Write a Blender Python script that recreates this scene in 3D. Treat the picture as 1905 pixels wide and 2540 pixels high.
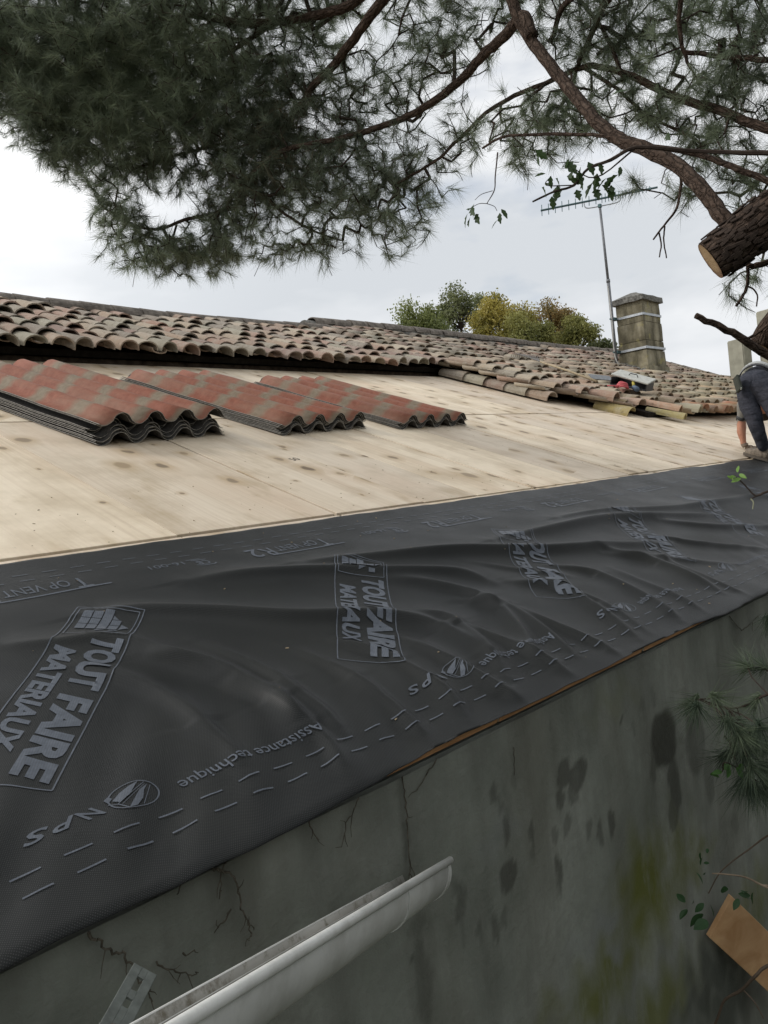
import bpy, bmesh, math, random
import numpy as np
from mathutils import Vector, Matrix, kdtree, noise as mnoise
random.seed(7); RNG = np.random.default_rng(11)
PI = math.pi
for o in list(bpy.data.objects): bpy.data.objects.remove(o)
SC = bpy.context.scene
COL = SC.collection

# ------------------------------------------------------------------ camera
CAM_R = [[0.685522, 0.096695, 0.721602], [-0.719742, -0.059318, 0.691703], [-0.109688, 0.993545, -0.028931]]  # rows: world X, Y, Z in camera (right, up, forward)
CAM_P = Vector((0.0, 0.0, 3.6))
cam = bpy.data.cameras.new('camera'); co = bpy.data.objects.new('camera', cam); COL.objects.link(co)
rt = Vector([r[0] for r in CAM_R]); up = Vector([r[1] for r in CAM_R]); fw = Vector([r[2] for r in CAM_R])
M = Matrix((rt, up, -fw)).transposed().to_4x4(); M.translation = CAM_P
co.matrix_world = M
cam.sensor_fit = 'VERTICAL'; cam.sensor_height = 36.0; cam.sensor_width = 27.0
cam.lens = 2000.0 / 2540.0 * 36.0
cam.clip_start = 0.05; cam.clip_end = 2000
SC.camera = co
SC.render.resolution_x = 768; SC.render.resolution_y = 1024

# ------------------------------------------------------------------ sky and sun (bright overcast)
SUN_EL, SUN_AZ = math.radians(38), math.radians(-40)      # azimuth from +Y towards +X
sun_dir = Vector((math.sin(SUN_AZ) * math.cos(SUN_EL), math.cos(SUN_AZ) * math.cos(SUN_EL), math.sin(SUN_EL)))
world = bpy.data.worlds.new('World'); SC.world = world; world.use_nodes = True
nt = world.node_tree; nt.nodes.clear()
def wn(t, **k):
    n = nt.nodes.new(t)
    for a, b in k.items(): setattr(n, a, b)
    return n
wout = wn('ShaderNodeOutputWorld')
sky = wn('ShaderNodeTexSky'); sky.sky_type = 'NISHITA'; sky.sun_disc = False
sky.sun_elevation = SUN_EL; sky.sun_rotation = SUN_AZ
bg1 = wn('ShaderNodeBackground'); bg1.inputs[1].default_value = 0.12
nt.links.new(sky.outputs[0], bg1.inputs[0])
tc = wn('ShaderNodeTexCoord')
mp = wn('ShaderNodeMapping'); mp.inputs['Scale'].default_value = (1.0, 1.0, 2.6)
nt.links.new(tc.outputs['Generated'], mp.inputs[0])
n1 = wn('ShaderNodeTexNoise'); n1.inputs['Scale'].default_value = 2.6; n1.inputs['Detail'].default_value = 5; n1.inputs['Roughness'].default_value = .5
nt.links.new(mp.outputs[0], n1.inputs[0])
dotn = wn('ShaderNodeVectorMath', operation='DOT_PRODUCT'); dotn.inputs[1].default_value = sun_dir
nrm = wn('ShaderNodeVectorMath', operation='NORMALIZE'); nt.links.new(tc.outputs['Generated'], nrm.inputs[0])
nt.links.new(nrm.outputs[0], dotn.inputs[0])
glow = wn('ShaderNodeMapRange'); glow.inputs[1].default_value = 0.22; glow.inputs[2].default_value = 0.92; glow.inputs[3].default_value = 0.0; glow.inputs[4].default_value = 1.0
glow.interpolation_type = 'SMOOTHSTEP'
nt.links.new(dotn.outputs['Value'], glow.inputs[0])
cl = wn('ShaderNodeValToRGB'); cl.color_ramp.elements[0].position = .40; cl.color_ramp.elements[1].position = .60
cl.color_ramp.elements[0].color = (.69, .725, .765, 1); cl.color_ramp.elements[1].color = (.95, .965, .985, 1)
nt.links.new(n1.outputs[0], cl.inputs[0])
addc = wn('ShaderNodeMixRGB', blend_type='ADD'); addc.inputs[2].default_value = (.60, .585, .57, 1)
nt.links.new(glow.outputs[0], addc.inputs[0]); nt.links.new(cl.outputs[0], addc.inputs[1])
bg2 = wn('ShaderNodeBackground'); bg2.inputs[1].default_value = 1.0
nt.links.new(addc.outputs[0], bg2.inputs[0])
n2 = wn('ShaderNodeTexNoise'); n2.inputs['Scale'].default_value = 3.4; n2.inputs['Detail'].default_value = 6
nt.links.new(mp.outputs[0], n2.inputs[0])
cov = wn('ShaderNodeMapRange'); cov.inputs[1].default_value = .30; cov.inputs[2].default_value = .42; cov.inputs[3].default_value = .55; cov.inputs[4].default_value = 1.0
nt.links.new(n2.outputs[0], cov.inputs[0])
mixw = wn('ShaderNodeMixShader'); nt.links.new(cov.outputs[0], mixw.inputs[0])
nt.links.new(bg1.outputs[0], mixw.inputs[1]); nt.links.new(bg2.outputs[0], mixw.inputs[2]); nt.links.new(mixw.outputs[0], wout.inputs[0])
sl = bpy.data.lights.new('sun', 'SUN'); so = bpy.data.objects.new('sun', sl); COL.objects.link(so)
sl.energy = 1.5; sl.angle = math.radians(11); sl.color = (1.0, .96, .90)
so.rotation_euler = sun_dir.to_track_quat('Z', 'Y').to_euler()
SC.view_settings.view_transform = 'Standard'; SC.view_settings.look = 'None'
SC.view_settings.exposure = 0.0; SC.view_settings.gamma = 1.0; SC.view_settings.use_curve_mapping = False
SC.render.engine = 'CYCLES'
# measured outlines, metres
FOLDS=[([(1.454, 1.125), (1.706, 1.079), (1.994, 0.974), (2.156, 0.881), (2.438, 0.764), (2.512, 0.637)], 0.03, 0.05), ([(1.911, 1.096), (2.296, 1.016), (2.635, 0.932), (3.095, 0.761), (3.536, 0.648), (3.922, 0.535)], 0.034, 0.05), ([(2.945, 0.958), (3.266, 0.95), (3.591, 0.94), (4.019, 0.906), (4.597, 0.757), (4.948, 0.673)], 0.034, 0.05), ([(3.656, 1.059), (4.035, 0.986), (4.666, 0.863), (5.297, 0.828), (6.373, 0.74)], 0.035, 0.055), ([(1.083, 1.034), (1.207, 0.99), (1.377, 0.878), (1.573, 0.732), (1.863, 0.599), (1.971, 0.464), (1.961, 0.247)], 0.03, 0.05), ([(0.791, 0.958), (0.914, 0.906), (1.05, 0.864), (1.13, 0.711), (1.191, 0.5)], 0.012, 0.05), ([(1.24, 0.745), (1.299, 0.524), (1.302, 0.299), (1.275, 0.167)], 0.012, 0.035), ([(1.184, 0.532), (1.221, 0.348), (1.223, 0.176), (1.164, 0.042)], 0.013, 0.03), ([(1.455, 0.595), (1.488, 0.356), (1.461, 0.124), (1.437, 0.04)], 0.012, 0.035), ([(1.805, 0.476), (1.817, 0.26), (1.816, 0.073), (1.82, 0.012)], 0.014, 0.035), ([(2.06, 0.498), (2.089, 0.286), (2.101, 0.1), (2.099, 0.016)], 0.012, 0.035), ([(2.362, 0.569), (2.376, 0.294), (2.391, 0.084), (2.385, 0.012)], 0.012, 0.035), ([(2.713, 0.555), (2.752, 0.284), (2.673, 0.054)], 0.01, 0.035), ([(3.22, 0.497), (3.158, 0.187), (3.113, 0.031)], 0.01, 0.04), ([(3.623, 0.516), (3.55, 0.169), (3.542, 0.002)], 0.01, 0.04), ([(2.606, 0.851), (2.754, 0.673), (2.927, 0.511)], 0.008, 0.04), ([(3.365, 0.623), (3.643, 0.408), (3.971, 0.2)], 0.01, 0.04), ([(2.113, 0.84), (2.254, 0.727), (2.324, 0.541), (2.211, 0.298), (2.059, 0.124)], 0.022, 0.035), ([(1.969, 0.586), (2.045, 0.485), (2.002, 0.296), (1.887, 0.124)], 0.02, 0.032), ([(2.24, 0.582), (2.335, 0.444), (2.288, 0.237), (2.233, 0.096)], 0.02, 0.03), ([(2.596, 0.608), (2.721, 0.472), (2.663, 0.234), (2.578, 0.042)], 0.02, 0.03), ([(2.933, 0.652), (3.063, 0.478), (2.998, 0.212), (2.913, 0.038)], 0.02, 0.03), ([(3.408, 0.672), (3.513, 0.463), (3.487, 0.228), (3.434, 0.082)], 0.02, 0.032), ([(3.889, 0.698), (4.07, 0.476), (4.472, 0.239)], 0.022, 0.034), ([(4.3, 0.79), (4.621, 0.546), (5.212, 0.374)], 0.022, 0.036), ([(1.067, 0.745), (1.196, 0.613), (1.235, 0.365), (1.176, 0.206)], 0.017, 0.026), ([(0.923, 0.768), (1.008, 0.554), (1.013, 0.288), (0.975, 0.167)], 0.017, 0.028), ([(1.584, 0.577), (1.672, 0.409), (1.66, 0.166), (1.6, 0.037)], 0.012, 0.03)]
STAINS=[(1.99, 2.712, 0.038, 0.044, 0.8), (2.064, 2.685, 0.055, 0.043, 0.8), (1.954, 2.649, 0.024, 0.031, 0.7), (2.03, 2.637, 0.035, 0.029, 0.55), (1.656, 2.773, 0.016, 0.028, 0.7), (1.666, 2.735, 0.012, 0.024, 0.5), (1.682, 2.66, 0.012, 0.041, 0.6), (1.792, 2.621, 0.012, 0.03, 0.65), (1.797, 2.57, 0.01, 0.027, 0.4), (1.976, 2.563, 0.021, 0.027, 0.5), (1.912, 2.564, 0.018, 0.022, 0.5), (2.09, 2.515, 0.017, 0.027, 0.5), (2.156, 2.468, 0.017, 0.039, 0.65), (2.222, 2.479, 0.018, 0.048, 0.75), (1.667, 2.547, 0.042, 0.038, 0.8), (1.91, 2.456, 0.019, 0.05, 0.75), (1.914, 2.404, 0.011, 0.025, 0.6), (1.472, 2.567, 0.019, 0.049, 0.55), (1.463, 2.612, 0.016, 0.028, 0.4), (1.6, 2.435, 0.015, 0.04, 0.6), (1.639, 2.454, 0.013, 0.032, 0.5), (1.539, 2.459, 0.011, 0.031, 0.35), (2.652, 2.615, 0.103, 0.098, 1.0), (2.698, 2.442, 0.044, 0.092, 0.7), (2.663, 2.336, 0.04, 0.052, 0.6), (2.553, 2.548, 0.025, 0.051, 0.5), (2.597, 2.779, 0.021, 0.04, 0.5), (2.509, 2.783, 0.023, 0.021, 0.4), (2.901, 2.522, 0.085, 0.112, 0.5), (2.993, 2.358, 0.046, 0.106, 0.45), (1.303, 2.846, 0.012, 0.108, 0.5), (1.319, 2.443, 0.027, 0.108, 0.5), (1.743, 2.783, 0.01, 0.024, 0.35), (2.165, 2.756, 0.045, 0.019, 0.25), (1.289, 2.511, 0.008, 0.011, 0.8), (2.36, 2.769, 0.01, 0.011, 0.9), (1.948, 2.863, 0.009, 0.012, 0.5), (2.434, 2.713, 0.012, 0.028, 0.4), (1.471, 2.48, 0.011, 0.028, 0.3), (1.317, 2.582, 0.027, 0.026, 0.3), (3.19, 2.101, 0.032, 0.049, 0.3)]
MOSS=[(2.438, 2.192, 0.29, 0.236, 1.0), (2.085, 2.022, 0.281, 0.142, 0.9), (2.586, 2.209, 0.295, 0.149, 0.7), (2.76, 2.111, 0.237, 0.093, 0.6), (2.343, 1.767, 0.441, 0.137, 0.8), (3.297, 1.718, 0.308, 0.172, 0.6), (1.775, 2.103, 0.134, 0.071, 0.4), (2.332, 2.842, 0.254, 0.058, 0.2)]
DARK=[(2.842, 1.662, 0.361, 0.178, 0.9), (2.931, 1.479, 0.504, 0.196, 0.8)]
PALE=[(2.174, 2.093, 0.055, 0.04, 0.9), (2.094, 2.205, 0.094, 0.059, 0.5), (1.959, 2.214, 0.073, 0.05, 0.3), (1.657, 2.664, 0.122, 0.052, 0.25), (2.464, 2.387, 0.133, 0.066, 0.25)]
CRACKS=[[(0.551, 2.936), (0.566, 2.915), (0.583, 2.889), (0.602, 2.875), (0.614, 2.849), (0.625, 2.82), (0.637, 2.797), (0.645, 2.772)], [(0.789, 2.943), (0.815, 2.927), (0.832, 2.898), (0.841, 2.854), (0.847, 2.82), (0.864, 2.787)], [(0.822, 2.946), (0.806, 2.918), (0.799, 2.882)], [(0.851, 2.809), (0.856, 2.784), (0.843, 2.772)], [(1.172, 2.941), (1.135, 2.903), (1.1, 2.856)], [(0.659, 2.83), (0.681, 2.805), (0.715, 2.779), (0.739, 2.777)], [(0.727, 2.943), (0.711, 2.925)], [(1.022, 2.941), (1.043, 2.894)], [(0.817, 2.847), (0.797, 2.835), (0.782, 2.824)], [(0.711, 2.821), (0.743, 2.809)], [(1.309, 2.937), (1.312, 2.875), (1.308, 2.822), (1.302, 2.737), (1.303, 2.698)], [(1.436, 2.939), (1.383, 2.906), (1.325, 2.882)], [(1.748, 2.87), (1.744, 2.812)], [(3.304, 2.93), (3.412, 2.851), (3.491, 2.845), (3.669, 2.871)]]
LIMBS={'sawn': ([(3.466, 1.283, 4.395), (3.52, 1.176, 4.461), (3.577, 1.081, 4.526), (3.746, 0.942, 4.638), (3.959, 0.777, 4.768)], 0.088, 0.105), 'A': ([(3.558, 1.206, 4.485), (3.562, 1.252, 4.577), (3.61, 1.326, 4.701), (3.714, 1.47, 4.899), (3.806, 1.652, 5.064), (3.9, 1.833, 5.209), (3.977, 1.998, 5.398), (4.104, 2.196, 5.684), (4.202, 2.4, 5.995), (4.233, 2.532, 6.252), (4.235, 2.625, 6.569), (4.19, 2.834, 6.826)], 0.033, 0.034), 'B': ([(4.463, 0.749, 4.87), (4.563, 1.048, 5.047), (4.629, 1.357, 5.257), (4.674, 1.641, 5.484), (4.645, 1.85, 5.639), (4.622, 2.018, 5.795), (4.597, 2.196, 5.924), (4.604, 2.351, 6.002), (4.59, 2.603, 6.007), (4.521, 2.947, 5.984), (4.505, 3.24, 5.882), (4.502, 3.472, 5.81), (4.418, 3.787, 5.74)], 0.027, 0.008), 'C': ([(4.045, 0.699, 4.489), (4.063, 0.955, 4.633), (4.052, 1.209, 4.817), (4.02, 1.454, 5.007), (3.948, 1.761, 5.171), (3.888, 1.85, 5.22), (3.887, 2.022, 5.301), (3.838, 2.433, 5.434), (3.845, 2.614, 5.439)], 0.018, 0.006), 'D': ([(4.196, 2.432, 6.087), (4.241, 2.511, 6.258), (4.364, 2.726, 6.277), (4.397, 2.894, 6.264), (4.438, 3.062, 6.233), (4.428, 3.319, 6.166), (4.411, 3.536, 6.146), (4.358, 3.775, 6.14), (4.202, 4.11, 6.132), (4.006, 4.447, 6.135), (3.902, 4.737, 6.029), (3.848, 4.983, 5.893)], 0.037, 0.013), 'E': ([(4.19, 2.834, 6.826), (4.1, 3.125, 6.861), (4.093, 3.429, 6.751), (4.121, 3.608, 6.713), (4.131, 3.833, 6.634), (4.154, 4.006, 6.59), (4.148, 4.206, 6.543), (4.186, 4.563, 6.41), (4.148, 4.68, 6.271), (4.106, 4.946, 6.107), (3.989, 5.126, 5.928), (3.713, 5.357, 5.863), (3.483, 5.532, 5.807), (3.194, 5.645, 5.954)], 0.04, 0.008), 'F': ([(4.1, 3.125, 6.861), (4.199, 3.661, 6.95), (4.192, 3.846, 6.945), (4.155, 4.158, 7.018), (4.038, 4.401, 7.055), (3.904, 4.631, 7.109), (3.768, 4.724, 7.133), (3.622, 4.929, 7.205), (3.412, 5.226, 7.19), (3.196, 5.536, 7.127), (2.946, 5.894, 6.968)], 0.04, 0.01), 'G': ([(4.222, 1.068, 6.056), (4.271, 1.751, 6.204), (4.4, 2.053, 6.184), (4.492, 2.182, 6.134), (4.58, 2.33, 6.068), (4.589, 2.374, 6.007), (4.686, 2.478, 5.953)], 0.022, 0.01), 'H': ([(4.271, 1.751, 6.204), (4.364, 2.269, 6.277), (4.454, 2.44, 6.188), (4.451, 2.474, 6.161)], 0.02, 0.012), 'I': ([(4.222, 1.068, 6.056), (4.29, 1.523, 6.114), (4.422, 1.666, 6.0), (4.507, 1.709, 5.804), (4.566, 1.694, 5.691)], 0.018, 0.008), 'J': ([(4.66, 0.757, 5.246), (4.646, 1.037, 5.429), (4.618, 1.322, 5.592), (4.611, 1.545, 5.708), (4.521, 1.708, 5.776)], 0.018, 0.012), 'K': ([(4.585, 2.091, 5.803), (4.593, 2.198, 6.162), (4.5, 2.409, 6.559)], 0.012, 0.012), 'M': ([(4.038, 4.401, 7.055), (3.833, 4.816, 6.934), (3.559, 5.229, 6.825), (3.211, 5.532, 6.682), (2.965, 5.731, 6.561)], 0.018, 0.008), 'Nn': ([(4.186, 4.563, 6.41), (3.985, 4.897, 6.384), (3.715, 5.257, 6.349), (3.437, 5.485, 6.265)], 0.016, 0.008), 'O': ([(3.902, 4.737, 6.029), (4.093, 4.685, 5.805), (4.261, 4.484, 5.596), (4.424, 4.361, 5.514)], 0.014, 0.006), 'Q': ([(4.604, 2.351, 6.002), (4.657, 2.179, 5.82), (4.706, 2.021, 5.605), (4.766, 1.791, 5.398), (4.824, 1.579, 5.125)], 0.012, 0.006), 'Rr': ([(3.793, 1.5, 4.963), (3.777, 1.501, 4.843), (3.747, 1.518, 4.737), (3.741, 1.569, 4.687), (3.73, 1.637, 4.624)], 0.008, 0.004), 'Rr2': ([(3.741, 1.58, 4.673), (3.751, 1.596, 4.611), (3.77, 1.599, 4.532)], 0.004, 0.003), 'Rr3': ([(3.736, 1.607, 4.649), (3.75, 1.61, 4.593), (3.756, 1.627, 4.542)], 0.004, 0.003), 'S': ([(3.88, 0.683, 4.289), (3.82, 0.916, 4.355), (3.75, 1.15, 4.385), (3.724, 1.23, 4.386)], 0.018, 0.012), 'S2': ([(3.711, 1.218, 4.465), (3.726, 1.228, 4.379), (3.737, 1.242, 4.303), (3.735, 1.27, 4.259), (3.732, 1.293, 4.23)], 0.008, 0.006), 'S3': ([(3.737, 1.24, 4.307), (3.747, 1.218, 4.288), (3.756, 1.208, 4.256), (3.76, 1.217, 4.214)], 0.004, 0.003), 'T': ([(3.93, 0.746, 3.603), (3.656, 1.002, 3.863), (3.51, 1.11, 3.967), (3.385, 1.147, 4.028), (3.303, 1.205, 4.087), (3.216, 1.27, 4.143)], 0.022, 0.012), 'T2': ([(3.385, 1.146, 4.034), (3.396, 1.107, 4.05), (3.406, 1.061, 4.081), (3.521, 0.989, 4.162)], 0.006, 0.005), 'log2': ([(4.726, 1.536, 4.154), (4.763, 1.478, 4.254), (4.863, 1.263, 4.476), (5.095, 0.877, 4.767)], 0.055, 0.07), 'U': ([(2.748, 0.962, 2.875), (2.732, 1.006, 2.875), (2.653, 1.035, 2.83), (2.613, 1.113, 2.802)], 0.006, 0.003)}
BLOBS=[(2.897, 5.807, 7.155, 0.552, 0.595, 1.1), (3.264, 5.545, 7.049, 0.629, 0.629, 1.1), (2.942, 5.802, 6.686, 0.393, 0.372, 1.15), (3.259, 5.596, 6.511, 0.489, 0.408, 1.05), (3.582, 5.297, 6.686, 0.53, 0.448, 1.0), (2.53, 6.029, 7.274, 0.431, 0.646, 0.8), (3.555, 5.146, 7.166, 0.661, 0.455, 0.8), (3.905, 4.815, 6.852, 0.522, 0.482, 0.75), (3.869, 4.969, 6.419, 0.475, 0.436, 0.95), (4.19, 4.594, 6.353, 0.429, 0.508, 0.95), (3.528, 5.443, 6.233, 0.322, 0.181, 0.6), (3.316, 5.601, 5.891, 0.258, 0.178, 0.9), (3.524, 5.569, 5.644, 0.357, 0.19, 0.95), (3.852, 5.36, 5.611, 0.357, 0.178, 0.95), (3.945, 5.07, 5.83, 0.351, 0.312, 0.8), (4.024, 4.788, 6.002, 0.385, 0.308, 0.7), (4.182, 4.733, 5.515, 0.227, 0.114, 0.5), (4.271, 4.345, 5.866, 0.336, 0.28, 0.65), (4.299, 4.49, 5.498, 0.168, 0.149, 0.6), (4.4, 4.018, 5.646, 0.289, 0.289, 0.55), (4.546, 3.951, 5.446, 0.163, 0.127, 0.5), (4.375, 4.118, 6.081, 0.373, 0.336, 0.55), (4.51, 3.638, 5.806, 0.249, 0.285, 0.5), (4.61, 3.68, 5.509, 0.125, 0.125, 0.35), (4.195, 4.402, 6.861, 0.396, 0.357, 0.5), (4.404, 3.988, 6.474, 0.341, 0.265, 0.48), (4.499, 3.532, 6.471, 0.331, 0.294, 0.3), (4.479, 3.245, 6.616, 0.398, 0.289, 0.4), (4.533, 3.188, 5.9, 0.207, 0.207, 0.3), (4.654, 2.66, 5.816, 0.366, 0.2, 0.75), (4.461, 2.734, 5.595, 0.193, 0.113, 0.4), (4.602, 2.348, 6.235, 0.3, 0.266, 0.45), (4.703, 2.056, 6.078, 0.36, 0.295, 0.6), (4.738, 1.921, 5.627, 0.284, 0.158, 0.55), (4.679, 2.199, 5.751, 0.289, 0.145, 0.5), (4.827, 1.66, 5.363, 0.279, 0.186, 0.55), (4.651, 1.773, 5.105, 0.179, 0.09, 0.45), (4.798, 1.503, 5.828, 0.189, 0.347, 0.8), (4.753, 1.536, 5.045, 0.149, 0.149, 0.5), (4.749, 1.607, 5.605, 0.248, 0.186, 0.5), (4.605, 2.072, 5.211, 0.076, 0.076, 0.25), (4.689, 1.478, 4.512, 0.086, 0.144, 0.3), (4.269, 4.096, 7.341, 0.804, 0.241, 0.8), (3.668, 4.929, 7.541, 1.257, 0.251, 0.9), (4.562, 2.76, 6.764, 0.712, 0.214, 0.5), (4.747, 1.697, 6.26, 0.655, 0.196, 0.6), (4.398, 4.177, 7.094, 0.322, 0.161, 0.28), (2.982, 5.824, 6.358, 0.245, 0.122, 0.7), (2.785, 5.924, 6.831, 0.21, 0.293, 0.9), (3.2, 5.683, 6.143, 0.161, 0.121, 0.35), (4.974, 1.22, 5.606, 0.189, 0.632, 0.6), (4.965, 1.274, 4.947, 0.183, 0.365, 0.6)]
LEAFTWIG=[(2.76, 0.762, 4.495), (2.713, 0.881, 4.528), (2.645, 1.027, 4.573), (2.576, 1.155, 4.615), (2.547, 1.233, 4.596), (2.517, 1.303, 4.584), (2.505, 1.353, 4.545), (2.474, 1.415, 4.537), (2.442, 1.48, 4.519)]
LEAFTWIG2=[(3.277, 2.145, 5.115), (3.137, 2.079, 4.955), (2.832, 1.888, 4.771), (2.668, 1.82, 4.663)]
LT2a=[(2.668, 1.82, 4.663), (2.65, 1.844, 4.667), (2.632, 1.875, 4.656)]
LT2b=[(2.668, 1.82, 4.663), (2.687, 1.8, 4.649), (2.697, 1.796, 4.631)]
LT2c=[(2.75, 1.843, 4.736), (2.649, 1.828, 4.698), (2.637, 1.853, 4.682)]
TWIGNEAR=[(2.297, 0.687, 3.487), (2.276, 0.753, 3.479), (2.268, 0.774, 3.471), (2.264, 0.786, 3.474), (2.258, 0.808, 3.506), (2.253, 0.824, 3.526)]
TWIGN2=[(2.272, 0.762, 3.477), (2.264, 0.785, 3.467), (2.26, 0.796, 3.463)]
TWIGN3=[(2.261, 0.794, 3.464), (2.262, 0.788, 3.453), (2.26, 0.791, 3.435)]
VINE1=[(2.613, 0.875, 2.414), (2.57, 0.949, 2.378), (2.534, 0.995, 2.34), (2.432, 1.048, 2.3), (2.385, 1.078, 2.239)]
VINE2=[(2.358, 0.808, 2.325), (2.337, 0.877, 2.332), (2.326, 0.935, 2.353), (2.304, 0.994, 2.357), (2.292, 1.019, 2.357)]
VINE3=[(2.372, 0.81, 2.352), (2.34, 0.878, 2.337), (2.33, 0.911, 2.342)]
VINE4=[(2.134, 0.722, 2.302), (2.08, 0.8, 2.261), (2.053, 0.827, 2.235), (2.061, 0.87, 2.179), (2.069, 0.92, 2.13), (2.076, 0.948, 2.065), (2.078, 0.98, 1.999)]
VINE5=[(2.064, 0.865, 2.181), (2.061, 0.837, 2.16), (2.051, 0.813, 2.131)]
PS1=[(2.959, 0.887, 2.766), (2.814, 0.994, 2.761), (2.786, 1.046, 2.731), (2.713, 1.089, 2.731), (2.641, 1.159, 2.774)]
PS2=[(2.968, 0.914, 2.484), (2.846, 1.023, 2.555), (2.768, 1.087, 2.562), (2.723, 1.118, 2.628)]
PS3=[(3.365, 1.086, 2.923), (3.34, 1.152, 2.907)]
LEAVES=[(2.412, 1.428, 4.668), (2.42, 1.426, 4.653), (2.447, 1.422, 4.596), (2.458, 1.409, 4.586), (2.45, 1.443, 4.557), (2.456, 1.429, 4.561), (2.477, 1.397, 4.555), (2.474, 1.423, 4.524), (2.488, 1.394, 4.532), (2.468, 1.398, 4.576), (2.487, 1.365, 4.576), (2.491, 1.348, 4.587), (2.5, 1.337, 4.582), (2.504, 1.32, 4.595), (2.517, 1.319, 4.563), (2.479, 1.346, 4.622), (2.474, 1.358, 4.618), (2.512, 1.297, 4.604), (2.531, 1.267, 4.594), (2.536, 1.281, 4.565), (2.554, 1.259, 4.546), (2.563, 1.238, 4.548), (2.551, 1.276, 4.528), (2.566, 1.251, 4.522), (2.569, 1.225, 4.548), (2.535, 1.3, 4.541), (2.543, 1.298, 4.522), (2.562, 1.263, 4.518), (2.493, 1.188, 4.771), (2.608, 1.066, 4.631), (2.513, 1.35, 4.53), (2.567, 1.212, 4.57)]
LEAVES2=[(2.629, 1.883, 4.649), (2.638, 1.884, 4.624), (2.629, 1.889, 4.638), (2.649, 1.864, 4.633), (2.638, 1.859, 4.67), (2.704, 1.789, 4.623), (2.704, 1.802, 4.6), (2.705, 1.781, 4.635), (2.634, 1.871, 4.659)]
LEAVES3=[(2.256, 0.816, 3.533), (2.253, 0.824, 3.525), (2.25, 0.832, 3.52), (2.257, 0.813, 3.521), (2.255, 0.819, 3.538), (2.251, 0.829, 3.53)]
LEAVES4=[(2.4, 1.073, 2.376, 0.8), (2.386, 1.091, 2.365, 0.8), (2.382, 1.085, 2.352, 0.7), (2.384, 1.065, 2.338, 0.7), (2.369, 1.072, 2.315, 0.8), (2.356, 1.097, 2.312, 1), (2.303, 1.117, 2.237, 1.5), (2.296, 1.11, 2.22, 1.6), (2.311, 1.068, 2.211, 1.8), (2.307, 1.054, 2.195, 1.6), (2.314, 1.096, 2.238, 1.1), (2.326, 1.069, 2.237, 1.1), (2.332, 1.052, 2.234, 1), (2.374, 1.01, 2.275, 1.6), (2.374, 0.981, 2.254, 1.4), (2.392, 0.964, 2.273, 1.1), (2.391, 0.952, 2.263, 1.2), (2.398, 0.946, 2.272, 1.0), (2.384, 0.958, 2.256, 1.1)]
LEAVES5=[(2.507, 1.048, 2.588), (2.528, 1.011, 2.601), (2.498, 1.057, 2.574), (2.526, 1.023, 2.608), (2.528, 1.002, 2.592), (2.52, 1.031, 2.603), (2.518, 1.045, 2.612)]
SPRIGS=[(2.456, 1.085, 2.805), (2.628, 1.182, 2.764), (2.834, 1.148, 2.658), (2.574, 1.074, 2.806), (2.792, 1.034, 2.738), (2.478, 0.996, 2.757), (2.666, 1.029, 2.687), (2.785, 1.157, 2.531), (2.554, 0.982, 2.639), (2.721, 1.085, 2.585), (2.506, 0.913, 2.749), (2.667, 0.994, 2.651), (2.775, 1.096, 2.445), (2.521, 0.974, 2.549), (2.7, 1.01, 2.459), (2.456, 0.936, 2.634), (2.645, 0.969, 2.567), (2.909, 1.09, 2.834), (2.578, 0.972, 2.694), (2.756, 1.003, 2.594), (2.476, 0.971, 2.725), (2.628, 0.962, 2.52), (2.925, 1.045, 2.83)]
PLANK=[(2.866, 1.207, 1.977), (2.795, 1.276, 1.836), (0.65, -0.179, -0.739)]
# ------------------------------------------------------------------ helpers
def tag(o, label=None, cat=None, group=None, kind=None):
    if label: o['label'] = label
    if cat: o['category'] = cat
    if group: o['group'] = group
    if kind: o['kind'] = kind
    return o
def empty(name, loc=(0, 0, 0), label=None, cat=None, group=None, parent=None):
    o = bpy.data.objects.new(name, None); COL.objects.link(o); o.location = loc; o.empty_display_size = .1
    if parent: o.parent = parent
    return tag(o, label, cat, group)
def link(name, me, mats, parent=None, smooth=False, kind=None, loc=None):
    """mesh vertices are in world space unless loc is given; a part keeps its place under its parent"""
    for m in (mats if isinstance(mats, (list, tuple)) else [mats]):
        if not me.materials or m.name not in [x.name for x in me.materials if x]: me.materials.append(m)
    if smooth: me.polygons.foreach_set('use_smooth', [True] * len(me.polygons))
    o = bpy.data.objects.new(name, me); COL.objects.link(o)
    if loc is not None: o.location = loc
    if parent:
        o.parent = parent
        wl = Vector((0, 0, 0)); p = parent
        while p: wl += Vector(p.location); p = p.parent
        o.location = (Vector(loc) if loc is not None else Vector((0, 0, 0))) - wl
    if kind: o['kind'] = kind
    return o
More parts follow.
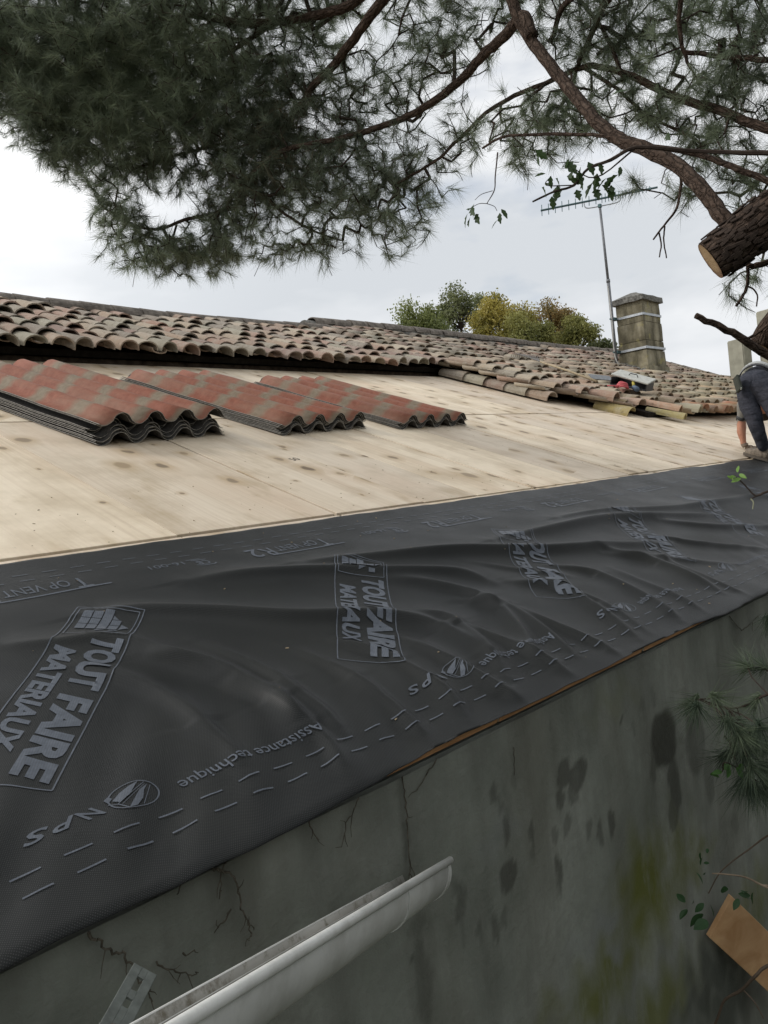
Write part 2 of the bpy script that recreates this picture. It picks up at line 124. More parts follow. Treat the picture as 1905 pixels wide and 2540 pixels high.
class MB:
    """collects vertices and faces of ONE mesh"""
    def __init__(s): s.v = []; s.f = []; s.mi = []; s.att = []
    def add(s, V, F, mi=0, att=None):
        b = len(s.v); s.v.extend([tuple(map(float, p)) for p in V])
        for f in F: s.f.append(tuple(b + i for i in f)); s.mi.append(mi)
        s.att.extend([att if att else (0, 0, 0, 1)] * len(V))
        return s
    def box(s, c, size, rot=None, mi=0, bev=0.0, att=None):
        hx, hy, hz = [a / 2 for a in size]
        if bev <= 0:
            V = [Vector((x * hx, y * hy, z * hz)) for x in (-1, 1) for y in (-1, 1) for z in (-1, 1)]
            F = [(0, 1, 3, 2), (4, 6, 7, 5), (0, 4, 5, 1), (2, 3, 7, 6), (0, 2, 6, 4), (1, 5, 7, 3)]
        else:
            bm = bmesh.new(); bmesh.ops.create_cube(bm, size=1)
            for v in bm.verts: v.co = Vector((v.co.x * size[0], v.co.y * size[1], v.co.z * size[2]))
            bmesh.ops.bevel(bm, geom=list(bm.edges), offset=bev, segments=1, affect='EDGES')
            bm.verts.index_update(); V = [v.co.copy() for v in bm.verts]; F = [tuple(v.index for v in f.verts) for f in bm.faces]; bm.free()
        if rot is not None: V = [rot @ v for v in V]
        c = Vector(c); return s.add([v + c for v in V], F, mi, att)
    def tube(s, pts, r0, r1=None, seg=8, cap=True, mi=0, wob=0.0, att=None, radii=None, bark=False):
        pts = [Vector(p) for p in pts]; n = len(pts)
        if r1 is None: r1 = r0
        V = []; ref = None; along = 0.0; ba = []
        for i, p in enumerate(pts):
            d = (pts[min(i + 1, n - 1)] - pts[max(i - 1, 0)]).normalized()
            if ref is None:
                ref = d.orthogonal().normalized()
            ref = (ref - d * ref.dot(d)); ref = ref.normalized() if ref.length > 1e-6 else d.orthogonal().normalized()
            along += (pts[i] - pts[i - 1]).length if i else 0
            b = d.cross(ref); r = radii[i] if radii else r0 + (r1 - r0) * i / max(1, n - 1)
            for k in range(seg):
                a = 2 * PI * k / seg; rr = r * (1 + wob * (random.random() - .5))
                V.append(p + (ref * math.cos(a) + b * math.sin(a)) * rr); ba.append((math.cos(a) * r, math.sin(a) * r, along, 1))
        F = [(i * seg + k, i * seg + (k + 1) % seg, (i + 1) * seg + (k + 1) % seg, (i + 1) * seg + k) for i in range(n - 1) for k in range(seg)]
        if cap: F += [tuple(range(seg - 1, -1, -1)), tuple((n - 1) * seg + k for k in range(seg))]
        s.add(V, F, mi, att)
        if bark: s.att[-len(V):] = ba
        return s
    def mesh(s, name, attname=None):
        me = bpy.data.meshes.new(name); me.from_pydata(s.v, [], s.f)
        if any(s.mi): me.polygons.foreach_set('material_index', s.mi)
        if attname:
            a = me.color_attributes.new(attname, 'FLOAT_COLOR', 'POINT'); a.data.foreach_set('color', np.array(s.att, 'f').ravel())
        me.update(); return me
    def build(s, name, mats, parent=None, smooth=False, kind=None, attname=None):
        return link(name, s.mesh_mats(name, mats, attname), mats, parent, smooth, kind)
    def mesh_mats(s, name, mats, attname=None):
        me = s.mesh(name, attname)
        for m in (mats if isinstance(mats, (list, tuple)) else [mats]): me.materials.append(m)
        return me
def fast_mesh(name, V, F, att=None, attname='tint', nper=3):
    me = bpy.data.meshes.new(name); V = np.asarray(V, 'f').reshape(-1, 3); F = np.asarray(F, 'i').reshape(-1, nper)
    me.vertices.add(len(V)); me.vertices.foreach_set('co', V.ravel())
    me.loops.add(F.size); me.loops.foreach_set('vertex_index', F.ravel())
    me.polygons.add(len(F)); me.polygons.foreach_set('loop_start', np.arange(0, F.size, nper, dtype='i'))
    me.update(calc_edges=True)
    if att is not None:
        a = me.color_attributes.new(attname, 'FLOAT_COLOR', 'POINT'); a.data.foreach_set('color', np.asarray(att, 'f').ravel())
    me.validate(); return me
def smoothline(pts, n=4):
    """Catmull-Rom through the points"""
    P = [Vector(p) for p in pts]; P = [P[0] * 2 - P[1]] + P + [P[-1] * 2 - P[-2]]; out = []
    for i in range(1, len(P) - 2):
        for k in range(n):
            t = k / n; a, b, c, d = P[i - 1], P[i], P[i + 1], P[i + 2]
            out.append(.5 * ((2 * b) + (c - a) * t + (2 * a - 5 * b + 4 * c - d) * t * t + (3 * b - a - 3 * c + d) * t ** 3))
    out.append(P[-2]); return out

# ------------------------------------------------------------------ materials
class NT:
    def __init__(s, name, rough=.8, spec=.3):
        s.m = bpy.data.materials.new(name); s.m.use_nodes = True; s.t = s.m.node_tree; s.b = s.t.nodes['Principled BSDF']
        s.b.inputs['Roughness'].default_value = rough; s.b.inputs['Specular IOR Level'].default_value = spec
    def n(s, t, ins=None, **k):
        n = s.t.nodes.new(t)
        for a, b in k.items(): setattr(n, a, b)
        for a, b in (ins or {}).items(): s.put(n.inputs[a], b)
        return n
    def put(s, inp, v):
        if isinstance(v, bpy.types.NodeSocket): s.t.links.new(v, inp)
        elif isinstance(v, bpy.types.Node): s.t.links.new(v.outputs[0], inp)
        else: inp.default_value = v
    def base(s, v): s.put(s.b.inputs['Base Color'], v)
    def noise(s, vec, scale, detail=4, rough=.55, dist=0): return s.n('ShaderNodeTexNoise', {'Vector': vec, 'Scale': scale, 'Detail': detail, 'Roughness': rough, 'Distortion': dist}).outputs[0]
    def ramp(s, fac, stops, interp='LINEAR'):
        r = s.n('ShaderNodeValToRGB', {0: fac}); e = r.color_ramp.elements; r.color_ramp.interpolation = interp
        while len(e) < len(stops): e.new(.5)
        for el, (p, c) in zip(e, stops):
            el.position = p; el.color = (*c, 1) if len(c) == 3 else c
        return r.outputs[0]
    def fr(s, fac, a, b, c=0., d=1.): return s.n('ShaderNodeMapRange', {0: fac, 1: a, 2: b, 3: c, 4: d}).outputs[0]
    def mix(s, fac, a, b, mode='MIX'):
        return s.n('ShaderNodeMixRGB', {0: fac, 1: a if not isinstance(a, tuple) else (*a, 1), 2: b if not isinstance(b, tuple) else (*b, 1)}, blend_type=mode).outputs[0]
    def math(s, op, a, b=0.): return s.n('ShaderNodeMath', {0: a, 1: b}, operation=op).outputs[0]
    def coord(s, which='Object'): return s.n('ShaderNodeTexCoord').outputs[which]
    def pos(s): return s.n('ShaderNodeNewGeometry').outputs['Position']
    def map(s, vec, scale=(1, 1, 1), rot=(0, 0, 0), loc=(0, 0, 0)): return s.n('ShaderNodeMapping', {0: vec, 1: loc, 2: rot, 3: scale}).outputs[0]
    def bump(s, h, strength=.3, dist=.01):
        b = s.n('ShaderNodeBump', {'Height': h, 'Strength': strength, 'Distance': dist}); s.t.links.new(b.outputs[0], s.b.inputs['Normal'])
    def attr(s, name): return s.n('ShaderNodeAttribute', attribute_name=name)
    def rnd(s): return s.n('ShaderNodeObjectInfo').outputs['Random']

def simple(name, c, rough=.7, spec=.3, metal=0., var=.15, scale=20, bump=0., bd=.002):
    m = NT(name, rough, spec); p = m.pos(); n = m.noise(p, scale, 5, .6)
    lo = tuple(x * (1 - var) for x in c); hi = tuple(min(1, x * (1 + var)) for x in c)
    m.base(m.ramp(n, [(.3, lo), (.7, hi)])); m.b.inputs['Metallic'].default_value = metal
    if bump: m.bump(m.noise(p, scale * 3, 6, .65), bump, bd)
    return m.m

def mat_plywood():
    m = NT('plywood', .62, .25); c = m.coord('Object'); r = m.rnd()
    off = m.n('ShaderNodeCombineXYZ', {0: m.math('MULTIPLY', r, 37.), 1: m.math('MULTIPLY', r, 91.), 2: m.math('MULTIPLY', r, 13.)})
    v = m.n('ShaderNodeVectorMath', {0: c, 1: off.outputs[0]}, operation='ADD').outputs[0]
    # knots: sparse ovals, pull the grain round them
    kv = m.map(v, (4.6, 3.4, 1)); w = m.noise(v, 9, 2)
    kv2 = m.n('ShaderNodeVectorMath', {0: kv, 1: m.n('ShaderNodeCombineXYZ', {0: m.math('MULTIPLY', w, .25), 1: m.math('MULTIPLY', w, .2)}).outputs[0]}, operation='ADD').outputs[0]
    vo = m.n('ShaderNodeTexVoronoi', {'Vector': kv2, 'Scale': 1.0, 'Randomness': 1.0}, voronoi_dimensions='2D')
    d = vo.outputs['Distance']; sel = m.n('ShaderNodeSeparateColor', {0: vo.outputs['Color']})
    size = m.fr(sel.outputs[1], 0, 1, .03, .21); has = m.math('GREATER_THAN', sel.outputs[0], .55)
    kn = m.math('MULTIPLY', m.fr(m.math('DIVIDE', d, size), .75, 1.15, 1, 0), has)
    smear = m.noise(m.map(v, (5, 2.2, 1), loc=(3, 8, 1)), 1., 4, .6)
    halo = m.math('MULTIPLY', m.fr(m.math('DIVIDE', d, size), .8, 3.0, 1, 0), has)
    gx = m.map(v, (38, 1.5, 1)); g1 = m.noise(gx, 1.0, 6, .6, .6)
    sxx = m.n('ShaderNodeSeparateXYZ', {0: v}).outputs[0]; strips = m.n('ShaderNodeTexWhiteNoise', {'W': m.math('FLOOR', m.math('MULTIPLY', m.math('ADD', sxx, m.math('MULTIPLY', m.noise(m.map(v, (1, .6, 1)), 1., 2), .03)), 8.5))}, noise_dimensions='1D').outputs[0]
    wv = m.n('ShaderNodeTexWave', {'Vector': m.map(v, (1, .13, 1)), 'Scale': 14., 'Distortion': 7., 'Detail': 3., 'Detail Scale': 1.6}, wave_type='BANDS', bands_direction='X').outputs[1]
    col = m.ramp(g1, [(.25, (.57, .465, .345)), (.5, (.675, .57, .435)), (.8, (.745, .645, .51))])
    col = m.mix(m.fr(strips, 0, 1, 0, .55), col, (.80, .70, .56))
    col = m.mix(m.math('MULTIPLY', m.math('MULTIPLY', wv, m.fr(m.noise(m.map(v, (3, .8, 1)), 1., 2), .45, .65)), .22), col, (.44, .32, .20))
    pink = m.noise(m.map(v, (2.2, .8, 1)), 1., 3)
    col = m.mix(m.fr(pink, .5, .75, 0, .35), col, (.62, .43, .29))
    dirt = m.noise(m.pos(), 2.4, 7, .62); col = m.mix(m.fr(dirt, .47, .72, 0, .5), col, (.38, .29, .18))
    col = m.mix(m.fr(smear, .56, .70, 0, .45), col, (.40, .30, .17))
    spk = m.noise(m.pos(), 46, 3, .7); col = m.mix(m.fr(spk, .68, .78, 0, .4), col, (.25, .20, .13))
    tone = m.fr(r, 0, 1, .86, 1.06); col = m.mix(1.0, col, m.n('ShaderNodeCombineColor', {0: tone, 1: tone, 2: m.fr(r, 0, 1, .88, 1.04)}).outputs[0], 'MULTIPLY')
    col = m.mix(m.math('MULTIPLY', halo, .6), col, (.42, .30, .165))
    kc = m.ramp(m.fr(sel.outputs[2], 0, 1), [(0, (.20, .155, .11)), (.6, (.33, .25, .16)), (1, (.12, .085, .055))])
    col = m.mix(m.math('MULTIPLY', kn, .85), col, kc)
    m.base(col); m.bump(m.math('ADD', g1, m.math('MULTIPLY', kn, -.6)), .12, .003)
    return m.m

def mat_membrane():
    m = NT('black_membrane', .42, .14); c = m.pos()
    n = m.noise(c, 3.0, 5); col = m.ramp(n, [(.3, (.0105, .0115, .0118)), (.7, (.017, .018, .0175))])
    w = m.n('ShaderNodeTexWave', {'Vector': m.map(c, (1, 1, 1), (0, 0, math.radians(38))), 'Scale': 92., 'Distortion': .4, 'Detail': 0.}, bands_direction='X').outputs[1]
    w2 = m.n('ShaderNodeTexWave', {'Vector': m.map(c, (1, 1, 1), (0, 0, math.radians(-52))), 'Scale': 80., 'Distortion': .3, 'Detail': 0.}, bands_direction='X').outputs[1]
    wv = m.math('MULTIPLY', w, w2)
    col = m.mix(m.math('MULTIPLY', m.fr(wv, .45, .95), .55), col, (.085, .088, .085))
    du = m.noise(c, 1.4, 6, .65); col = m.mix(m.fr(du, .48, .75, 0, .3), col, (.036, .036, .030))
    m.base(col); m.put(m.b.inputs['Roughness'], m.fr(n, .3, .7, .36, .50)); m.bump(m.math('ADD', wv, m.math('MULTIPLY', m.noise(c, 30, 4), .6)), .25, .0012)
    pass
    return m.m
def mat_print():
    m = NT('grey_print', .42, .14); c = m.pos(); n = m.noise(c, 60, 3, .7); n2 = m.noise(c, 5, 3)
    w = m.n('ShaderNodeTexWave', {'Vector': m.map(c, (1, 1, 1), (0, 0, math.radians(38))), 'Scale': 60., 'Distortion': .4, 'Detail': 0.}, bands_direction='X').outputs[1]
    col = m.ramp(n, [(.3, (.078, .090, .110)), (.7, (.135, .150, .176))]); col = m.mix(m.fr(n2, .35, .7, 0, .5), col, (.06, .068, .08))
    m.base(m.mix(m.math('MULTIPLY', w, .5), col, (.07, .075, .085))); return m.m

def mat_tile(tint_name='tint'):
    m = NT('old_clay_tile', .88, .15); a = m.attr('tint'); p = m.pos()
    col = a.outputs[0]
    n1 = m.noise(p, 9, 6, .65); n2 = m.noise(p, 38, 5, .7); n3 = m.noise(p, 2.1, 3)
    col = m.mix(m.fr(n1, .45, .72, 0, .6), col, (.40, .37, .31))
    sx = m.n('ShaderNodeSeparateXYZ', {0: p})
    yel = m.math('MULTIPLY', m.fr(sx.outputs[0], 7.5, 11.5), m.fr(sx.outputs[1], 8.0, 5.5))
    col = m.mix(m.math('MULTIPLY', m.math('MULTIPLY', yel, m.fr(n3, .3, .6)), .36), col, (.42, .36, .18))
    col = m.mix(m.fr(n2, .55, .75, 0, .5), col, (.52, .48, .40))
    col = m.mix(m.fr(m.noise(p, 22, 5, .7), .56, .74, 0, .7), col, (.085, .07, .05))
    m.base(col); m.bump(n2, .5, .004); return m.m

def mat_sheet():
    """red and beige printed corrugated roofing sheet; x across the waves, y along"""
    m = NT('printed_corrugated_sheet', .72, .25); c = m.coord('Object'); s = m.n('ShaderNodeSeparateXYZ', {0: c})
    ix = m.math('FLOOR', m.math('DIVIDE', s.outputs[0], .225)); par = m.math('FRACT', m.math('MULTIPLY', ix, .5))
    wob = m.math('MULTIPLY', m.math('SUBTRACT', m.noise(c, 7, 5, .7), .5), .26)
    y = m.math('ADD', m.math('ADD', m.math('DIVIDE', s.outputs[1], .36), par), wob)
    y = m.math('ADD', y, m.math('MULTIPLY', m.math('FRACT', m.math('MULTIPLY', m.math('ADD', ix, 3.), .377)), .35))
    f = m.math('PINGPONG', y, .5)
    red = m.fr(f, .075, .215)
    ncol = m.ramp(m.noise(c, 26, 5, .65), [(.3, (.205, .070, .043)), (.7, (.285, .110, .070))])
    bcol = m.ramp(m.noise(c, 30, 5, .65), [(.3, (.17, .135, .092)), (.7, (.25, .205, .148))])
    col = m.mix(red, bcol, ncol)
    # dust lying on the sheet and pale scuffs
    col = m.mix(m.fr(m.noise(m.map(c, (6, 1.2, 1)), 1., 6, .7), .45, .75, 0, .55), col, (.29, .21, .15))
    col = m.mix(m.fr(m.noise(m.map(c, (60, 9, 8)), 1., 3, .7), .7, .78, 0, .6), col, (.36, .30, .25))
    m.base(col); m.bump(m.noise(c, 90, 3), .15, .002); return m.m

def mat_wall():
    m = NT('damp_cement_render', .85, .25); a = m.attr('stain'); s = m.n('ShaderNodeSeparateColor', {0: a.outputs[0]}); p = m.pos()
    n1 = m.noise(p, 2.6, 6, .6); n2 = m.noise(m.map(p, (7, 7, 1.1)), 1., 6, .6); n3 = m.noise(p, 34, 5, .7)
    col = m.ramp(n1, [(.3, (.130, .140, .118)), (.5, (.195, .208, .178)), (.72, (.262, .274, .240))])
    col = m.mix(m.fr(n2, .42, .66, 0, .5), col, (.080, .082, .068))
    col = m.mix(m.fr(n3, .42, .66, 0, .5), col, (.17, .172, .150))
    br = m.noise(m.map(p, (3, 3, .6), loc=(4, 0, 2)), 1., 4); col = m.mix(m.fr(br, .5, .75, 0, .4), col, (.082, .068, .046))
    mossn = m.math('MULTIPLY', s.outputs[1], m.fr(m.noise(m.map(p, (8, 8, 2.2)), 1., 6, .7), .26, .52))
    col = m.mix(m.math('MULTIPLY', mossn, .95), col, (.100, .108, .020))
    fl = m.noise(m.map(p, (70, 70, 12)), 1., 3, .7); fa = m.math('MULTIPLY', m.fr(fl, .70, .76), m.math('ADD', s.outputs[1], m.math('SUBTRACT', 1., a.outputs['Alpha'])))
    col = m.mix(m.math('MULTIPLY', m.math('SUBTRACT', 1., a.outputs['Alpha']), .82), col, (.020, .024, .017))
    col = m.mix(m.math('MULTIPLY', s.outputs[2], .6), col, (.19, .20, .205))
    col = m.mix(m.math('MULTIPLY', s.outputs[0], .74), col, (.026, .024, .019))
    col = m.mix(m.math('MULTIPLY', fa, .6), col, (.30, .30, .25))
    m.base(col); m.put(m.b.inputs['Roughness'], m.fr(s.outputs[0], 0, 1, .86, .6))
    m.bump(m.math('ADD', n3, m.math('MULTIPLY', m.noise(p, 8, 3), .8)), .55, .006); return m.m

def mat_bark():
    m = NT('pine_bark', .92, .15); p = m.attr('bark').outputs['Vector']
    pw = m.n('ShaderNodeVectorMath', {0: p, 1: m.n('ShaderNodeCombineXYZ', {0: m.math('MULTIPLY', m.noise(p, 22, 4), .035), 1: m.math('MULTIPLY', m.noise(p, 17, 4), .035), 2: m.math('MULTIPLY', m.noise(p, 13, 3), .05)}).outputs[0]}, operation='ADD').outputs[0]
    v = m.n('ShaderNodeTexVoronoi', {'Vector': m.map(pw, (1, 1, .28)), 'Scale': 42., 'Randomness': 1.}, feature='DISTANCE_TO_EDGE').outputs[0]
    n = m.noise(p, 26, 6, .65, .5)
    col = m.ramp(n, [(.28, (.036, .025, .019)), (.5, (.070, .048, .036)), (.72, (.125, .092, .072))])
    col = m.mix(m.fr(v, 0, .09, .55, 0), col, (.022, .015, .011)); m.base(col)
    m.bump(m.math('ADD', m.fr(v, 0, .2), m.math('MULTIPLY', n, .6)), .9, .012); return m.m
def mat_leaf(name, c, c2, trans=.35, attr=None, dead=None):
    m = NT(name, .42 if dead else .55, .55 if dead else .35); p = m.pos()
    f = m.attr(attr).outputs[0] if attr else m.noise(p, 14, 3)
    m.base(m.ramp(f, [(.2, c), (.8, c2)]) if not dead else m.ramp(f, [(.015, dead), (.05, c), (.8, c2)]))
    t = m.n('ShaderNodeBsdfTranslucent', {0: m.ramp(f, [(.2, tuple(x * 1.5 for x in c)), (.8, tuple(x * 1.5 for x in c2))])})
    mx = m.n('ShaderNodeMixShader', {0: trans}); m.t.links.new(m.b.outputs[0], mx.inputs[1]); m.t.links.new(t.outputs[0], mx.inputs[2])
    m.t.links.new(mx.outputs[0], m.t.nodes['Material Output'].inputs[0]); return m.m
def mat_concrete():
    m = NT('weathered_concrete_block', .9, .2); p = m.pos(); n = m.noise(p, 3.2, 6, .62); n2 = m.noise(m.map(p, (4, 4, 1.0)), 1., 5, .6); n3 = m.noise(p, 24, 5, .7)
    col = m.ramp(n, [(.3, (.13, .115, .078)), (.5, (.27, .24, .165)), (.72, (.42, .38, .28))])
    col = m.mix(m.fr(n2, .44, .66, 0, .85), col, (.075, .066, .042)); col = m.mix(m.fr(n3, .55, .75, 0, .5), col, (.07, .065, .045))
    col = m.mix(m.fr(m.noise(p, 6.0, 3), .60, .72, 0, .5), col, (.36, .32, .12))
    m.base(col); m.bump(n3, .6, .01); return m.m
def mat_cutwood(name='sawn_wood', c=(.52, .36, .20), c2=(.66, .50, .31), sc=(1, 1, 1)):
    m = NT(name, .7, .2); p = m.coord('Object'); n = m.noise(m.map(p, sc), 9, 5, .6, .6)
    col = m.ramp(n, [(.3, c), (.7, c2)]); m.base(m.mix(m.fr(m.noise(p, 3, 3), .5, .75, 0, .5), col, tuple(x * .62 for x in c)))
    m.bump(n, .2, .002); return m.m

PLY = mat_plywood(); MEMB = mat_membrane(); PRINT = mat_print(); TILE = mat_tile(); SHEET = mat_sheet(); WALL = mat_wall(); BARK = mat_bark(); CONC = mat_concrete()
BITUM = simple('bitumen_underside', (.060, .056, .052), .85, .2, var=.4, scale=60, bump=.3)
SHEETEDGE = simple('grey_fibre_edge', (.27, .255, .23), .85, .2, var=.45, scale=70)
PLYEDGE = mat_cutwood('plywood_edge', (.30, .15, .07), (.50, .28, .14), (1, 1, 40))
OLDWOOD = simple('old_dark_timber', (.075, .055, .040), .9, .1, var=.6, scale=12, bump=.5, bd=.004)
UNDER = simple('dark_roof_void', (.022, .019, .016), .95, .05, var=.4, scale=20)
MORTAR = simple('grey_lichen_mortar', (.17, .165, .15), .95, .1, var=.55, scale=22, bump=.7, bd=.01)
RIDGEM = simple('ridge_tile_clay', (.17, .15, .13), .92, .1, var=.5, scale=14, bump=.5, bd=.005)
PVC = NT('grey_pvc', .38, .45)
_p = PVC.pos(); PVC.base(PVC.mix(PVC.fr(PVC.noise(_p, 14, 6, .7), .45, .75, 0, .45), PVC.ramp(PVC.noise(_p, 4, 5), [(.3, (.47, .47, .445)), (.7, (.58, .58, .555))]), (.22, .21, .18)))
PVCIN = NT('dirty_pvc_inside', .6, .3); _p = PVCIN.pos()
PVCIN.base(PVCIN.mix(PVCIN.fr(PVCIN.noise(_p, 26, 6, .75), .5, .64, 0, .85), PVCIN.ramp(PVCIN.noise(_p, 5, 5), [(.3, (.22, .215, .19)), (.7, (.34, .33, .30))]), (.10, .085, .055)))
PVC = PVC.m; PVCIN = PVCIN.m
ZINC = simple('galvanised_steel', (.42, .44, .46), .45, .5, metal=.6, var=.2, scale=30)
DARKMETAL = simple('dull_aerial_metal', (.07, .12, .125), .5, .5, metal=.5, var=.2, scale=30)
RUST = simple('corroded_screw', (.09, .05, .03), .8, .3, var=.5, scale=200)
BRKT = simple('dull_zinc_bracket', (.085, .095, .085), .6, .4, metal=.0, var=.3, scale=60)
TWIG = simple('dark_twig_bark', (.050, .037, .030), .9, .1, var=.4, scale=40)
ROOT = simple('dried_root', (.072, .064, .050), .95, .05, var=.5, scale=60)
CUT = mat_cutwood('fresh_saw_cut', (.34, .235, .135), (.48, .36, .22)); PLANKM = mat_cutwood('raw_plank', (.42, .23, .105), (.62, .40, .22), (1, 1, 1))
RAKEM = simple('grey_rake_metal', (.13, .12, .11), .6, .4, var=.3); HANDLEM = simple('worn_wooden_handle', (.36, .29, .19), .8, .2, var=.25, scale=30)

# ------------------------------------------------------------------ frames of reference of the two roof pitches
PHI = math.radians(20.5); ALPHA = math.radians(24.0)
CP, SP, CA, SA = math.cos(PHI), math.sin(PHI), math.cos(ALPHA), math.sin(ALPHA)
EY, EZ = 1.284, 2.963
def RP(u, v, h=0.0): return Vector((u, EY + v * CP - h * SP, EZ + v * SP + h * CP))
TY, TZ = 6.55, 5.03
def TP(u, v, h=0.0): return Vector((u, TY + v * CA - h * SA, TZ + v * SA + h * CA))
ROTR = Matrix.Rotation(PHI, 3, 'X'); ROTT = Matrix.Rotation(ALPHA, 3, 'X')

# ------------------------------------------------------------------ ground
gb = MB(); N = 24
gx = [-400 + 800 * i / N for i in range(N + 1)]
V = [(x, y, 0.0) for x in gx for y in gx]; F = [(i * (N + 1) + j, (i + 1) * (N + 1) + j, (i + 1) * (N + 1) + j + 1, i * (N + 1) + j + 1) for i in range(N) for j in range(N)]
gb.add(V, F)
GRASS = NT('rough_grass_ground', .95, .1); _p = GRASS.pos()
GRASS.base(GRASS.mix(GRASS.fr(GRASS.noise(_p, .6, 6), .4, .65), GRASS.ramp(GRASS.noise(_p, 6, 6, .7), [(.3, (.035, .05, .018)), (.7, (.075, .09, .035))]), (.085, .065, .04))); GRASS.bump(GRASS.noise(_p, 14, 5), .8, .05)
gr = gb.build('ground', GRASS.m); gr['kind'] = 'structure'

# ------------------------------------------------------------------ house
U0, U1 = -2.2, 18.3
house = empty('farm_outbuilding', (8, 1.3, 0), 'low farm outbuilding with damp cement wall, bare plywood deck and old clay tile roof', 'building')
# near wall with stains
def gridarr(a, b, fa, fb, fine, coarse):
    out = [a]
    while out[-1] < b - 1e-6: out.append(min(b, out[-1] + (fine if fa <= out[-1] < fb else coarse)))
    return out
xs = gridarr(U0, U1, -.2, 4.6, .013, .5); zt = EZ - .030; zs = gridarr(0, zt, 1.1, zt, .013, .3)
X, Z = np.meshgrid(np.array(xs), np.array(zs), indexing='ij')
def ell(lst, soft=1.5, wob=.0):
    out = np.zeros_like(X)
    wx = .010 * np.sin(Z * 37 + X * 11) + .007 * np.sin(Z * 71 - X * 23); wz = .012 * np.sin(X * 41 + Z * 9)
    for (x, z, rx, rz, s) in lst:
        d = np.sqrt(((X + wx * wob - x) / rx) ** 2 + ((Z + wz * wob - z) / rz) ** 2)
        out = np.maximum(out, s * np.clip((1.12 - d) / (1.12 - (.93 if soft <= 1 else .3)), 0, 1))
    return out
st = ell(STAINS, 1.0, .5); mo = ell(MOSS, 3.0, 3); dk = ell(DARK, 2.0, 4); pa = ell(PALE, 3.0, 2)
top = np.clip((Z - (zt - .22)) / .22, 0, 1) * (.35 + .3 * np.sin(X * 9) * np.sin(X * 23 + 2)); st = np.maximum(st, np.clip(top, 0, .5))
att = np.stack([st, mo, pa, 1 - dk], -1)
Yw = 1.300 + .004 * np.sin(X * 3.1 + Z * 2) + .003 * np.sin(X * 9.7 - Z * 7) + .0015 * np.sin(X * 31) * np.sin(Z * 27)
V = np.stack([X, Yw, Z], -1).reshape(-1, 3); nz = len(zs); nx = len(xs)
ii, jj = np.meshgrid(np.arange(nx - 1), np.arange(nz - 1), indexing='ij'); a = (ii * nz + jj).ravel()
F = np.stack([a, a + nz, a + nz + 1, a + 1], -1)
link('front_wall', fast_mesh('front_wall', V, F, att.reshape(-1, 4), 'stain', 4), WALL, house, True)
wb = MB(); wb.box((8.05, 1.42, zt / 2), (20.5, .2, zt - .002))
yb = 15.8
for x in (U0 + .1, U1 - .1):
    V = [(x - .1, 1.53, 0), (x + .1, 1.53, 0), (x - .1, 1.53, 2.9), (x + .1, 1.53, 2.9), (x - .1, 6.5, 4.75), (x + .1, 6.5, 4.75), (x - .1, 8.7, 5.85), (x + .1, 8.7, 5.85), (x - .1, yb, 2.9), (x + .1, yb, 2.9), (x - .1, yb, 0), (x + .1, yb, 0)]
    wb.add(V, [(0, 2, 4, 6, 8, 10), (11, 9, 7, 5, 3, 1), (0, 1, 3, 2), (2, 3, 5, 4), (4, 5, 7, 6), (6, 7, 9, 8), (8, 9, 11, 10)])
wb.box((8.05, yb + .1, 1.45), (20.5, .2, 2.9)); wb.build('rear_walls', WALL, house)
# dry cracks with dead roots on the wall
rb = MB()
for l in CRACKS:
    pts = smoothline([(x, 1.292, z) for x, z in l], 5); pts = [p + Vector((random.uniform(-.004, .004), random.uniform(-.003, .001), random.uniform(-.004, .004))) for p in pts]
    th = .0027 if len(l) > 5 else .0017
    rb.tube(pts, th, th * .45, 5, wob=.8)
    for p in pts[2::2]:
        if random.random() < .35:
            q = p + Vector((random.uniform(-.02, .02), random.uniform(-.006, 0), random.uniform(-.045, .02))); rb.tube([p, (p + q) / 2 + Vector((random.uniform(-.005, .005), -.002, 0)), q], .0011, .0005, 4)
tag(rb.build('dead_creeper_roots', ROOT), 'dead creeper roots and cracks running down the damp cement wall', 'roots', kind='stuff')

# rafters and the old timber under the deck
rf = MB()
for u in np.arange(U0 + .3, U1 - .3, .62): rf.box(RP(u, 2.95, -.085), (.07, 5.7, .12), ROTR)
deck = rf.build('roof_deck', OLDWOOD, house)
